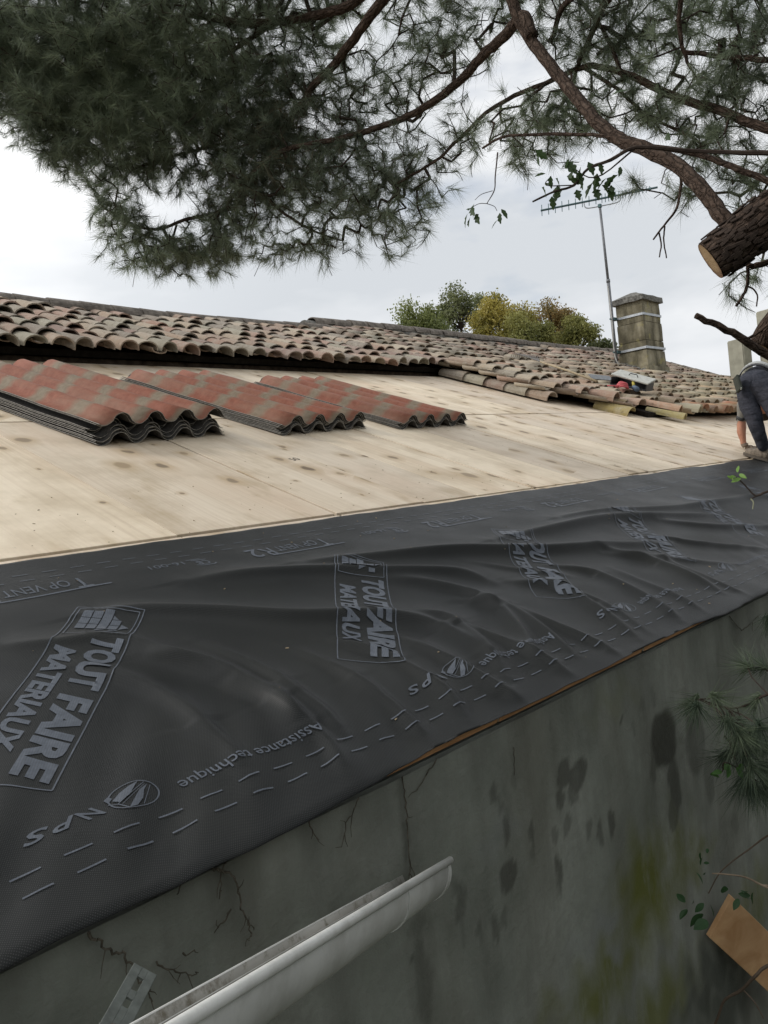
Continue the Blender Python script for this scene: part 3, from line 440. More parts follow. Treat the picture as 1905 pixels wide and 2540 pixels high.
# plywood panels
seams = [-2.2, -1.62, -1.0, -.38, .24, .98, 1.70, 2.55, 3.17, 3.62, 4.183, 4.81, 5.46, 5.79, 6.45, 6.815, 7.45, 8.07, 8.65, 9.3, 9.93, 10.55, 11.2, 11.8, 12.4, 13.1, 13.7, 14.4, 15.0, 15.7, 16.3, 17.0, 17.7, 18.3]
seams2 = [-2.2, -1.5, -.9, -.3, .3, .95, 1.6, 2.2, 2.9, 3.5, 4.1, 4.7, 5.3, 5.95, 6.56, 7.2, 7.85, 8.5, 9.2, 9.9, 10.6, 11.3, 12.0, 12.7, 13.4, 14.1, 14.8, 15.5, 16.2, 16.9, 17.6, 18.3]
rows = [(0.006, 1.536, seams), (1.548, 3.524, seams), (3.544, 5.72, seams2)]
for r_, (va, vb, ss) in enumerate(rows):
    for i in range(len(ss) - 1):
        a, b = ss[i] + .0024, ss[i + 1] - .0024
        if ss[i + 1] in (4.183, 5.46, 5.79, 6.45, 6.815, 7.45, 8.65, 9.3, 2.55, 6.56, 5.95, 7.85): b -= .012
        w, l = b - a, vb - va - (random.uniform(0, .012) if r_ == 1 else random.uniform(0, .004)); dv = (random.uniform(.004, .014) if random.random() < .55 else 0) if r_ == 1 else 0
        mb = MB(); mb.box((0, 0, 0), (w, l - dv, .018), bev=.0015)
        me = mb.mesh_mats('panel', [PLY, PLYEDGE])
        for p in me.polygons: p.material_index = 1 if (r_ == 0 and p.normal.y < -.5) else 0
        o = bpy.data.objects.new('panel', me); COL.objects.link(o); o.parent = deck
        wl = RP((a + b) / 2, (va + vb) / 2 + dv / 2, -.009 + random.uniform(-.0012, .0012)); o.location = wl
        o.rotation_euler = (PHI + random.uniform(-.0006, .0006), random.uniform(-.0008, .0008), 0)
# timber band below the eave of the tiled part: fascia boards
fb = MB(); fb.box((3.2, 6.84, 4.80), (10.4, .04, .50)); fas = fb.build('old_fascia', OLDWOOD, house)
for i in range(8):
    mb = MB(); x = -1.6 + i * 1.25
    mb.box((x + .6, 6.80 + .004 * (i % 3), 4.93 + .012 * (i % 2)), (1.22, .03, .10 + .01 * (i % 3)), bev=.003); mb.build('fascia_board', OLDWOOD, fas)
# ------------------------------------------------------------------ clay canal tiles
oldroof_b = MB()
def slab(b, P, u0, u1, v0, v1, h0, h1):
    V = [P(u, v, h) for u in (u0, u1) for v in (v0, v1) for h in (h0, h1)]
    b.add(V, [(0, 1, 3, 2), (4, 6, 7, 5), (0, 4, 5, 1), (2, 3, 7, 6), (0, 2, 6, 4), (1, 5, 7, 3)])
slab(oldroof_b, TP, U0, U1, .20, 2.12, -.07, -.012)
slab(oldroof_b, RP, 8.42, U1, 4.3, 5.62, .004, .085); slab(oldroof_b, RP, 9.15, U1, 3.22, 4.3, .004, .06)
V = [(U0, 8.80, 6.03), (U1, 8.80, 6.03), (U1, 16.3, 2.75), (U0, 16.3, 2.75)]
oldroof_b.add(V + [(x, y, z - .06) for x, y, z in V], [(0, 1, 2, 3), (7, 6, 5, 4), (0, 4, 5, 1), (1, 5, 6, 2), (2, 6, 7, 3), (3, 7, 4, 0)])
oldroof = oldroof_b.build('old_roof', UNDER, house)
def tile_arrays(w0, w1, h, L, th=.012, seg=8, flip=False, wig=0):
    """half-round tapered tile, x across, y up the slope; wide end at y=0"""
    V = []
    for y, w in ((0, w0), (L, w1)):
        for rad in (0, 1):
            for k in range(seg + 1):
                a = PI * k / seg; ww = w / 2 - rad * th; hh = h * (w / w0) - rad * th
                V.append((-math.cos(a) * ww + wig * math.sin(a * 3) * .003, y + (random.uniform(-.004, .004) if y == 0 and rad == 0 else 0), (math.sin(a) ** .85) * hh + random.uniform(-.0015, .0015)))
    n = seg + 1; F = []
    for k in range(seg):
        F.append((k, k + 1, 2 * n + k + 1, 2 * n + k)); F.append((n + k + 1, n + k, 3 * n + k, 3 * n + k + 1))
        F.append((k + 1, k, n + k, n + k + 1)); F.append((2 * n + k, 2 * n + k + 1, 3 * n + k + 1, 3 * n + k))
    F.append((0, 2 * n, 3 * n, n)); F.append((seg, n + seg, 3 * n + seg, 2 * n + seg))
    V = np.array(V)
    if flip: V = V * [1, 1, -1]; V[:, 2] += h; F = [tuple(reversed(f)) for f in F]
    return V, F
TINTS = [(.235, .165, .130), (.26, .19, .15), (.215, .18, .145), (.29, .225, .17), (.20, .135, .115), (.27, .175, .14), (.245, .215, .17), (.30, .24, .19), (.19, .155, .13), (.25, .15, .115), (.28, .20, .15), (.33, .27, .21)]
TINTS = [(r * 1.18 + .03, g * 1.22 + .028, b * 1.22 + .022) for r, g, b in TINTS]
COV = [tile_arrays(.205, .165, .088, .43, wig=random.uniform(-1, 1)) for _ in range(13)]
CHN = [tile_arrays(.165, .20, .054, .43, flip=True) for _ in range(6)]
def tile_mesh(arr, t):
    V, F = arr; me = bpy.data.meshes.new('tile'); me.from_pydata(V.tolist(), [], F)
    a = me.color_attributes.new('tint', 'FLOAT_COLOR', 'POINT'); a.data.foreach_set('color', np.tile([*t, 1], (len(V), 1)).astype('f').ravel())
    me.materials.append(TILE); me.update(); return me
TINTS.append((.34, .16, .105))
COVM = [tile_mesh(a, TINTS[i]) for i, a in enumerate(COV)]; CHNM = [tile_mesh(a, TINTS[(i * 5) % 12]) for i, a in enumerate(CHN)]
places = []     # (distance, kind, variant, location, rotation)
PITCH = .213; EXP = .296
def field(P, alpha, u_from, u_to, vstart, vend, hbase, first_is_eave):
    n = int((u_to - u_from) / PITCH)
    for i in range(n):
        u = u_from + i * PITCH; v0 = vstart(u)
        if v0 is None: continue
        r = 0; v = v0 + random.uniform(-.015, .015) + (random.uniform(-.06, .06) if random.random() < .3 else 0)
        sag = .02 * math.sin(u * .9) + .012 * math.sin(u * 2.3 + 1)
        drift = random.uniform(-.006, .006)
        while v < vend + (.22 if (P is TP and u > 7.7) else 0):
            messy = 2.6 if r == 0 else (1.7 if P is RP else 1.15)
            for kind in (0, 1):
                uu = u + (PITCH / 2 if kind == 0 else 0) + drift + random.uniform(-.009, .009) * messy
                if kind == 1 and r == 0: vv = v + (random.uniform(.14, .24) if u < 8.3 and random.random() < .85 else random.uniform(.0, .06))
                else: vv = v + random.gauss(0, .022)
                hh = (hbase + (v - 3.0) / 2.6 * .085 if P is RP else hbase) + sag * min(1, (v - v0) + .3) + (.045 if kind == 0 else .016) + random.uniform(-.004, .005)
                if random.random() < .05 and kind == 0: hh += random.uniform(.006, .018)
                tilt = -.052 + random.uniform(-.012, .012) * messy; yaw = random.gauss(0, .034) * messy; roll = random.gauss(0, .045) * messy
                R = Matrix.Rotation(alpha + tilt, 3, 'X') @ Matrix.Rotation(yaw, 3, 'Z') @ Matrix.Rotation(roll, 3, 'Y')
                loc = P(uu, vv, hh + .018)
                var_ = random.randrange(12) if not (P is RP and r == 0 and u > 10.2 and random.random() < .7) else 12
                R = R @ Matrix.Diagonal((random.uniform(.90, 1.10), random.uniform(.93, 1.04), random.uniform(.82, 1.14)))
                places.append(((loc - CAM_P).length * (1.0 if kind == 0 else 1.25), kind, var_, loc, R))
            v += EXP + random.uniform(-.012, .012); r += 1
random.seed(21)
field(TP, ALPHA, U0 + .1, U1 - .1, lambda u: -.02 + .05 * math.sin(u * 1.7) if u < 8.25 else -.06, 1.80, 0.0, True)
def lowv(u):
    if u < 8.35: return None
    if u < 9.15: return 4.12 - (u - 8.35) * 1.25
    if u < 9.78: return 3.44
    return 3.0 + .04 * math.sin(u * 5)
field(RP, PHI, 8.36, U1 - .1, lowv, 5.50, .055, True)
# row of cover tiles laid along the cut left edge of the lower field
for k in range(5):
    R = Matrix.Rotation(PHI - .02, 3, 'X') @ Matrix.Rotation(random.gauss(-.05, .02), 3, 'Z') @ Matrix.Rotation(-.25, 3, 'Y')
    places.append((1 + k, 0, k * 2, RP(8.33, 4.05 + k * .32, .05), R))
places.sort(key=lambda t: t[0] if t[3].x > 2.2 else t[0] + 20)
TV = []; TF = []; TA = []; base = 0
for q, (d, kind, var, loc, R) in enumerate(places):
    if q < 300:
        o = bpy.data.objects.new('tile', COVM[var] if kind == 0 else CHNM[var % 6]); COL.objects.link(o); o.parent = oldroof
        o.matrix_basis = Matrix.Translation(loc) @ R.to_4x4()
    else:
        V, F = COV[var] if kind == 0 else CHN[var % 6]; t = TINTS[(var * 7 + q) % 12] if var < 12 else TINTS[12]
        TV.append(V @ np.array(R).T + np.array(loc)); TF.append(np.array(F) + base); base += len(V)
        TA.append(np.tile([*t, 1], (len(V), 1)))
link('distant_tiles', fast_mesh('distant_tiles', np.concatenate(TV), np.concatenate(TF), np.concatenate(TA), 'tint', 4), TILE, oldroof, False, 'stuff')
# ridge tiles with mortar
u = U0
RV = [tile_arrays(.25, .21, .12, .43, .014, 10) for _ in range(4)]
RM = []
for V, F in RV:
    me = bpy.data.meshes.new('ridge_tile'); me.from_pydata(V.tolist(), [], F); me.materials.append(RIDGEM); RM.append(me)
mb = MB()
def ridge_at(u):
    if u < 7.7: return TP(u, 1.98, .045 + .03 * math.sin(u * .8) )
    return TP(u, 2.26, .090 + .02 * math.sin(u * .7 + 1) - max(0, u - 14) * .004)
k = 0
while u < U1 + .1:
    p = ridge_at(u); q = ridge_at(u + .36)
    if abs(q.z - p.z) > .05: q = p + Vector((.36, 0, 0))
    o = bpy.data.objects.new('ridge_tile', RM[k % 4]); COL.objects.link(o); o.parent = oldroof
    pit = math.atan2(q.z - p.z, .36)
    R = Matrix.Rotation(-PI / 2, 3, 'Z') @ Matrix.Rotation(.035 + random.gauss(0, .012) + pit, 3, 'X') @ Matrix.Rotation(random.gauss(0, .03), 3, 'Z')
    o.location = p + Vector((0, 0, random.uniform(-.006, .008))); o.rotation_euler = R.to_euler(); u += .36; k += 1
m2 = []
uu = U0
bedp = [ridge_at(a) for a in np.arange(U0, 7.69, .12)]; mb.tube([p + Vector((0, -.015, -.03)) for p in bedp], .10, .10, 10, wob=.22)
bedp = [ridge_at(a) for a in np.arange(7.71, U1, .12)]; mb.tube([p + Vector((0, -.01, -.03)) for p in bedp], .095, .095, 10, wob=.2)
mb.build('ridge_mortar', MORTAR, oldroof)
# gable verge tiles over the far end
mb = MB()
for k in range(8): mb.tube([TP(U1 - .02, .3 * k, .05), TP(U1 - .02, .3 * k + .33, .075)], .075, .062, 8, wob=.05)
mb.build('verge_row', RIDGEM, oldroof)

# ------------------------------------------------------------------ chimney
CX0, CY0, CZ0 = 14.32, 6.62, 5.10
CW, CD = .74, .52
chb = MB(); chb.box((CX0 + CW / 2, CY0 + CD / 2, 5.6), (CW - .03, CD - .03, 1.9)); chim = chb.build('chimney', CONC, house)
zc = 5.02; courses = [.30, .30, .18, .345, .39]
random.seed(5)
for r, hgt in enumerate(courses):
    f = 1.0 + .075 * (1 - r / 4.) ; w, d = CW * f + (.10 if r == 0 else 0), CD * f + (.06 if r == 0 else 0)
    halves = ((-1, 1) if r in (1, 2) else (0,))
    for sgn in halves:
        if sgn == 0: c, ww = 0, w
        else: c, ww = sgn * w / 4, w / 2 - .006
        mb = MB(); bm = bmesh.new(); bmesh.ops.create_cube(bm, size=1)
        for v in bm.verts: v.co = Vector((v.co.x * ww, v.co.y * d, v.co.z * (hgt - .010)))
        bmesh.ops.subdivide_edges(bm, edges=list(bm.edges), cuts=4, use_grid_fill=True)
        for v in bm.verts:
            t = mnoise.noise(v.co * 6 + Vector((r * 3, sgn, 0))); v.co += Vector((v.co.x, v.co.y, 0)).normalized() * t * .010 + Vector((0, 0, t * .004))
            if abs(v.co.z) > (hgt - .012) / 2: v.co.x *= .990; v.co.y *= .988
        me = bpy.data.meshes.new('block'); bm.to_mesh(me); bm.free(); me.materials.append(CONC)
        o = bpy.data.objects.new('block', me); COL.objects.link(o); o.parent = chim; o.location = (CX0 + CW / 2 + c, CY0 + CD / 2, zc + hgt / 2)
    zc += hgt
bm = bmesh.new(); W2, D2 = CW / 2 + .055, CD / 2 + .055
prof = [(1.0, 0), (1.0, .095), (.30, .215), (.0, .225)]
rings = []
for f, z in prof[:3]:
    fx = f if f == 1 else .34; fy = f if f == 1 else .10
    rings.append([bm.verts.new((sx * W2 * fx, sy * D2 * fy, z)) for sx, sy in ((-1, -1), (1, -1), (1, 1), (-1, 1))])
bm.faces.new(list(reversed(rings[0])))
for a, b in zip(rings, rings[1:]):
    for k in range(4): bm.faces.new((a[k], a[(k + 1) % 4], b[(k + 1) % 4], b[k]))
bm.faces.new(rings[-1]); bmesh.ops.subdivide_edges(bm, edges=list(bm.edges), cuts=3, use_grid_fill=True)
for v in bm.verts: v.co += Vector((mnoise.noise(v.co * 7), mnoise.noise(v.co * 7 + Vector((5, 0, 0))), mnoise.noise(v.co * 8 + Vector((0, 9, 0))))) * .014
me = bpy.data.meshes.new('chimney_cap'); bm.to_mesh(me); bm.free(); me.materials.append(MORTAR)
o = bpy.data.objects.new('chimney_cap', me); COL.objects.link(o); o.parent = chim; o.location = (CX0 + CW / 2, CY0 + CD / 2, zc - .004)
mb = MB()
for k in range(26):
    a = 2 * PI * k / 26; r = .50 + random.uniform(-.03, .08)
    mb.box((CX0 + CW / 2 + math.cos(a) * r * .86, CY0 + CD / 2 + math.sin(a) * r * .70, 5.12 + math.sin(a) * r * .70 * .44 + .18), (.16, .13, .11), Matrix.Rotation(a, 3, 'Z') @ Matrix.Rotation(random.uniform(-.4, .4), 3, 'X'), bev=.03)
mb.build('mortar_flashing', MORTAR, chim)

# ------------------------------------------------------------------ television aerial strapped to the chimney
mx, my = CX0 - .14, CY0 + CD + .02
MASTM = simple('dull_steel_mast', (.17, .175, .185), .5, .5, metal=.3, var=.25, scale=20)
aer = empty('television_aerial', (mx, my, 5.3), 'long many-element television aerial on a tall mast strapped to the chimney', 'aerial')
mb = MB(); mtop = 8.38
mb.tube([(mx, my, 5.20), (mx, my, 7.0)], .031, .031, 10); mb.tube([(mx, my, 6.9), (mx - .03, my, mtop)], .025, .023, 10); mb.tube([(mx, my, 6.97), (mx, my, 7.03)], .036, .036, 10)
mb.build('mast', MASTM, aer, True)
for z in (6.28, 5.66):
    mb = MB(); e_ = .012 if z > 6 else .026; x0, x1, y0, y1 = CX0 - e_, CX0 + CW + e_, CY0 - e_, CY0 + CD + e_
    for c, s in ((((x0 + x1) / 2, y0, z), (x1 - x0, .012, .042)), (((x0 + x1) / 2, y1, z), (x1 - x0, .012, .042)), ((x0, (y0 + y1) / 2, z), (.012, y1 - y0 - .013, .042)), ((x1, (y0 + y1) / 2, z), (.012, y1 - y0 - .013, .042))): mb.box(c, s)
    mb.build('strap', ZINC, aer)
    mb = MB(); mb.box((CX0 - .09, my - .02, z), (.12, .07, .06), bev=.008); mb.tube([(mx - .08, my, z), (mx + .10, my, z)], .016, .016, 6); mb.build('mast_clamp', DARKMETAL, aer)
bd = Vector((math.cos(math.radians(126)), math.sin(math.radians(126)), -.045)); bc = Vector((mx - .03, my, mtop + .14))
mb = MB(); mb.tube([bc + bd * 1.08, bc - bd * 1.06], .019, .019, 6); mb.build('boom', DARKMETAL, aer)
mb = MB(); mb.tube(smoothline([bc + bd * .28, bc + bd * .27 - Vector((0, 0, .09)), bc + bd * .20 - Vector((0, 0, .13)), bc - bd * .05 - Vector((0, 0, .135)), bc - bd * .30 - Vector((0, 0, .13)), bc - bd * .38 - Vector((0, 0, .09)), bc - bd * .39], 4), .010, .010, 6); mb.build('support_arm', ZINC, aer)
mb = MB(); mb.box(Vector((mx - .03, my, mtop + .01)), (.06, .06, .07), bev=.008); mb.build('top_clamp', DARKMETAL, aer)
pos_e = [1.06 - .125 * i for i in range(9)] + [-.05 - .062 * i for i in range(15)]
for i, t in enumerate(pos_e):
    hl = .105 - .0022 * i; p = bc + bd * t
    mb = MB(); mb.tube([p + Vector((.012, 0, hl)), p - Vector((.012, 0, hl))], .0075, .0075, 5); mb.build('element', DARKMETAL, aer)
mb = MB(); mb.box(bc - bd * .93, (.05, .05, .035), bev=.005); mb.build('junction_box', DARKMETAL, aer)
CABLE = simple('pale_cable', (.48, .47, .44), .5, .4, var=.1)
mb = MB(); mb.tube(smoothline([(mx - .035, my, 6.9), (mx - .05, my - .02, 6.2), (mx - .045, my, 5.75), (mx - .02, my - .04, 5.45), (CX0 + .0, CY0 + .30, 5.29), (CX0 - .03, CY0 + .06, 5.20), (CX0 + .06, CY0 - .05, 5.22)], 6), .010, .010, 6)
mb.build('cable', CABLE, aer)

# ------------------------------------------------------------------ black roofing membrane with folds
seg_f = []
for pts, amp, wid in FOLDS:
    if amp < .016: amp *= 1.25; wid *= .62
    sp = smoothline([(u, v, 0) for u, v in pts], 5); sp = [(p.x, p.y) for p in sp]
    seg_f.append((np.array(sp), amp, wid))
# further folds beyond the traced ones, running on along the roll
for j in range(7):
    u = 5.6 + j * 1.1; seg_f.append((np.array([(u + .1 * k, .85 + .15 * math.sin(j) - .03 * k) for k in range(14)]), .018, .05))
def seg_h(u, v):
    h = np.zeros_like(u)
    for P, amp, wid in seg_f:
        best = np.full(u.shape, 1e9); bt = np.zeros_like(u); bs = np.zeros_like(u)
        n = len(P) - 1
        for i in range(n):
            a, b = P[i], P[i + 1]; d = b - a; L2 = (d ** 2).sum() + 1e-9
            t = np.clip(((u - a[0]) * d[0] + (v - a[1]) * d[1]) / L2, 0, 1)
            dx, dy = u - a[0] - t * d[0], v - a[1] - t * d[1]; dd = dx * dx + dy * dy
            m = dd < best; best = np.where(m, dd, best); bt = np.where(m, (i + t) / n, bt); bs = np.where(m, dy, bs)
        dist = np.sqrt(best); env = np.sin(np.clip(bt, .02, .98) * PI) ** .5
        w = np.where(bs > 0, wid * 1.25, wid * .62)        # gentle behind, steep in front
        h += 1.3 * amp * env * np.exp(-1.25 * (np.sqrt(dist ** 2 + .016 ** 2) - .016) / w)
    return h
def memb_h(u, v):
    """height of the sheet above the deck, numpy arrays in"""
    h = seg_h(u, v)
    e = np.clip(1 - v / .62, 0, 1)
    h += .0060 * e * (np.sin((u * 1.0 - v * .9) * 23 + 2.2 * np.sin(u * 2.7)) + .6 * np.sin((u * 1.1 - v * .7) * 41 + 1.7 * np.sin(u * 4.1 + 1))) * np.clip(.45 + .55 * np.sin(u * 1.35 + .6), 0, 1) + .004 * e
    h += .0018 * np.sin(u * 6.1 + v * 9.3 + 1.5 * np.sin(v * 7)) + .0014 * np.sin(u * 3.3 - v * 13.1 + 2 * np.sin(u * 1.9)) + .0008 * np.sin(u * 17 + v * 21)
    hold = np.clip((1.5 - v) / .22, 0, 1) * np.clip(.35 + v / .15, 0, 1)
    h = .005 + np.maximum(h * hold, -.0025)
    return h
us = np.array(gridarr(U0 + .05, 17.0, -.2, 6.0, .011, .05)); vs = np.linspace(-.022, 1.503, 150)
Ug, Vg = np.meshgrid(us, vs, indexing='ij'); Hh = memb_h(Ug, np.clip(Vg, 0, 2))
lip = np.clip(.5 + 2.2 * np.sin(Ug * 1.9 + .9 * np.sin(Ug * .83)), 0, 1); Hh = np.where(Vg < 0, Hh + Vg * .3 * lip, Hh); edge = .004 * np.sin(Ug * 5.3) + .003 * np.sin(Ug * 13) + .0015 * np.sin(Ug * 41)
Ve = np.where(Vg < 0, Vg * (.1 + .75 * lip), Vg) + np.where(Vg > 1.49, edge, 0) + np.where(Vg < -.01, edge * .8, 0)
step = np.where((Vg > 1.46), .012 * (np.floor(Ug / .55) % 2) * (Ug > 5.2), 0); Ve = Ve + step
V = np.stack([Ug, EY + Ve * CP - Hh * SP, EZ + Ve * SP + Hh * CP], -1).reshape(-1, 3)
nu, nv = len(us), len(vs); ii, jj = np.meshgrid(np.arange(nu - 1), np.arange(nv - 1), indexing='ij'); a = (ii * nv + jj).ravel()
F = np.stack([a, a + nv, a + nv + 1, a + 1], -1)
me = fast_mesh('roofing_membrane', V, F, None, '', 4)
memb = link('roofing_membrane', me, MEMB, None, True); tag(memb, 'wrinkled black roofing membrane laid along the eave of the plywood deck', 'membrane')
sol = memb.modifiers.new('thickness', 'SOLIDIFY'); sol.thickness = .0012; sol.offset = -1

# --- print on the membrane: flat outlines in roll coordinates, laid over the folds
def cutgrid(bm, step):
    xs_ = [v.co.x for v in bm.verts]; ys_ = [v.co.y for v in bm.verts]
    for ax, lo, hi in ((0, min(xs_), max(xs_)), (1, min(ys_), max(ys_))):
        c = math.ceil(lo / step) * step
        while c < hi:
            p = [0, 0, 0]; p[ax] = c; n_ = [0, 0, 0]; n_[ax] = 1
            bmesh.ops.bisect_plane(bm, geom=list(bm.verts) + list(bm.edges) + list(bm.faces), dist=1e-6, plane_co=p, plane_no=n_); c += step
def text2d(body, height, width=None, bold=0.0, shear=0.0, origin=(0, 0), ang=0.0):
    cu = bpy.data.curves.new('txt', 'FONT'); cu.body = body; cu.size = 1; cu.offset = bold; cu.shear = shear; cu.resolution_u = 3
    ob = bpy.data.objects.new('txt', cu); COL.objects.link(ob); dg = bpy.context.evaluated_depsgraph_get()
    me = bpy.data.meshes.new_from_object(ob.evaluated_get(dg)); bpy.data.objects.remove(ob); bpy.data.curves.remove(cu)
    V = np.array([v.co[:2] for v in me.vertices]); F = [tuple(p.vertices) for p in me.polygons]; bpy.data.meshes.remove(me)
    V = V - V.min(0); cap = .73; ext = V.max(0)
    s = height / (ext[1] if not any(c in body for c in 'qgpy') else ext[1] * .80); V[:, 1] *= s
    if any(c in body for c in 'qgpy'): V[:, 1] -= height * .25
    V[:, 0] *= (width / ext[0]) if width else s
    c, sn = math.cos(ang), math.sin(ang)
    return np.stack([origin[0] + V[:, 0] * c - V[:, 1] * sn, origin[1] + V[:, 0] * sn + V[:, 1] * c], -1), F
def poly(pts): return np.array(pts, float), [tuple(range(len(pts)))]
def line2d(a, b, w):
    a, b = np.array(a, float), np.array(b, float); d = (b - a) / np.linalg.norm(b - a); n_ = np.array([-d[1], d[0]]) * w / 2
    return poly([a - n_, b - n_, b + n_, a + n_])
def join(parts):
    V = []; F = []; b = 0
    for v, f in parts: V.append(v); F += [tuple(b + i for i in t) for t in f]; b += len(v)
    return np.concatenate(V), F
def prep(parts, step=.022):
    V, F = join(parts); bm = bmesh.new(); vv = [bm.verts.new((x, y, 0)) for x, y in V]
    for f in F:
        try: bm.faces.new([vv[i] for i in f])
        except ValueError: pass
    cutgrid(bm, step); bmesh.ops.triangulate(bm, faces=list(bm.faces)); bm.verts.index_update()
    V = np.array([v.co[:2] for v in bm.verts]); F = [tuple(v.index for v in f.verts) for f in bm.faces]; bm.free(); return V, F
from bisect import bisect_right
def surf_h(u, v):
    fu = np.interp(u, us, np.arange(len(us))); fv = np.interp(v, vs, np.arange(len(vs))); i = np.clip(fu.astype(int), 0, len(us) - 2); j = np.clip(fv.astype(int), 0, len(vs) - 2); a, b = fu - i, fv - j
    return Hh[i, j] * (1 - a) * (1 - b) + Hh[i + 1, j] * a * (1 - b) + Hh[i, j + 1] * (1 - a) * b + Hh[i + 1, j + 1] * a * b
def stamp(name, vf, du, label=None, kind=None, lift=.0024):
    V, F = vf; u, v = V[:, 0] + du, V[:, 1]
    if u.max() < U0 + .2: return
    h0_ = surf_h(u, v); cv = abs(surf_h(u + .011, v) + surf_h(u - .011, v) - 2 * h0_) + abs(surf_h(u, v + .011) + surf_h(u, v - .011) - 2 * h0_)
    h = h0_ + lift * .5 + np.clip(cv * 1.6, 0, .0022)
    W = np.stack([u, EY + v * CP - h * SP, EZ + v * SP + h * CP], -1)
    me = bpy.data.meshes.new(name); me.from_pydata(W.tolist(), [], F); me.update()
    # outward facing
    if me.polygons and me.polygons[0].normal.z < 0: me.flip_normals()
    o = link(name, me, PRINT, memb, True, kind)
    if label: o['label'] = label
    return o
# diagonal panel: local axes s along the lettering, w across (baseline side = 0)
ea = math.radians(180 + 48.1); e = np.array([math.cos(ea), math.sin(ea)]); n2 = np.array([-e[1], e[0]])
O = np.array([2.096, 1.091])          # start of panel, baseline side
def L2(V): V = np.asarray(V, float); return O + np.outer(V[:, 0], e) + np.outer(V[:, 1], n2)
def LP(vf): return L2(vf[0]), vf[1]
BW, BL = .192, .852
fr = [line2d((0, 0), (BL, 0), .0035), line2d((0, BW), (BL, BW), .0035), line2d((0, 0), (0, BW), .0035), line2d((BL, 0), (BL, BW), .0035),
      line2d((.012, .011), (.182, .011), .003), line2d((.012, BW - .011), (.182, BW - .011), .003), line2d((.012, .011), (.012, BW - .011), .003), line2d((.182, .011), (.182, BW - .011), .003)]
icon = []
for i in range(4):
    for j in range(3):
        x0, x1 = .028 + j * .026, .052 + j * .026; y0, y1 = .026 + i * .028, .051 + i * .028
        if i == 3 and j == 0: icon.append(poly([(x0 + .010, y0), (x1, y0), (x1, y1 - .008)])); continue
        if i == 2: x0 -= .006
        icon.append(poly([(x0, y0), (x1, y0), (x1, y1), (x0, y1)]))
icon += [poly([(.072, .140), (.104, .140), (.088, .163)]), poly([(.020, .083), (.027, .083), (.027, .104)]), poly([(.108, .082), (.120, .082), (.108, .108)]), poly([(.110, .118), (.122, .118), (.122, .140), (.110, .140)])]
icon = [(V_ * [1.42, 1.05] + [-.012, 0], F_) for V_, F_ in icon]
brand = [text2d('TOUT', .084, .262, .048, .18, (.200, .096)), text2d('FAIRE', .084, .345, .048, .18, (.488, .096)), text2d('MATERIAUX', .058, .48, .042, .18, (.262, .016))]
panel = prep([LP(x) for x in fr + icon + brand], .013)
def R180(vf, u, v): V = np.asarray(vf[0]); return np.stack([u - V[:, 0], v - V[:, 1]], -1), vf[1]
tv = [line2d((-.055, .079), (.318, .079), .008), text2d('T', .079, .050, .012, 0, (.000, 0)), text2d('OP VENT', .052, .205, .004, 0, (.060, 0)), text2d('R', .082, .052, .010, 0, (.285, 0)), text2d('2', .082, .052, .010, 0, (.345, -.006))]
tv = prep([R180(x, 2.214, 1.293) for x in tv], .018)
cs = [text2d('16-001', .030, .135, .004, 0, (.0, 0))]; cs = prep([R180(x, 1.543, 1.290) for x in cs], .018)
em = [text2d('CB', .036, .052, .014, 0, (.002, .014)), line2d((-.004, .060), (.044, .060), .006), line2d((.044, .060), (.066, .048), .006), line2d((-.004, .060), (-.014, .048), .006), line2d((.0, .004), (.062, .004), .005), line2d((.02, -.006), (.078, -.006), .004)]
em = prep([R180(x, 1.640, 1.287) for x in em], .018)
nps = [text2d('N', .032, .050, .020, -.4, (.0, 0)), text2d('P', .032, .052, .018, .5, (.050, 0)), text2d('S', .032, .056, .018, .4, (.100, 0))]
nps = prep([R180(x, .688, .236) for x in nps], .012)
el = []
cxe, cye = .755, .222
ring_o = [(cxe + .053 * math.cos(a), cye + .040 * math.sin(a)) for a in np.linspace(0, 2 * PI, 36, endpoint=False)]
ring_i = [(cxe + .0505 * math.cos(a) + .0012 * math.cos(a - 2.6), cye + .0378 * math.sin(a)) for a in np.linspace(0, 2 * PI, 36, endpoint=False)]
for i in range(36): j = (i + 1) % 36; el.append(poly([ring_o[i], ring_o[j], ring_i[j], ring_i[i]]))
el += [poly([(.712, .228), (.722, .216), (.748, .226), (.772, .247), (.781, .254), (.760, .251), (.735, .243)]), poly([(.728, .190), (.744, .188), (.764, .203), (.778, .224), (.793, .238), (.770, .228), (.750, .210)]),
       line2d((.716, .213), (.790, .246), .0016), line2d((.722, .207), (.788, .240), .0012), line2d((.757, .187), (.797, .233), .0016), line2d((.7, .222), (.716, .212), .002), line2d((.716, .212), (.727, .190), .003), poly([(.703, .226), (.716, .236), (.712, .246), (.700, .240)])]
el = prep(el, .012)
ass = prep([R180(text2d('Assistance technique', .034, .388, .006, 0, (0, 0)), 1.238, .222)], .014)
for k in range(-3, 14):
    du = 1.03 * k
    stamp('printed_brand_panel', panel, du, kind=None); stamp('printed_product_name', tv, du); stamp('printed_number', cs, du); stamp('printed_certification_mark', em, du)
    stamp('printed_letters', nps, du); stamp('printed_oval_logo', el, du); stamp('printed_words', ass, du)
ds = []
for v, ph, ln, pe in ((1.388, .0, .047, .0935), (1.341, .004, .046, .0935), (.143, .045, .052, .0935), (.093, .045, .052, .0935)):
    u = U0 + .3 + ph
    while u < 13.5: ds.append(line2d((u, v), (u + ln, v - .001), .0040)); u += pe
stamp('dash_marks', prep(ds, .016), 0, kind='stuff')

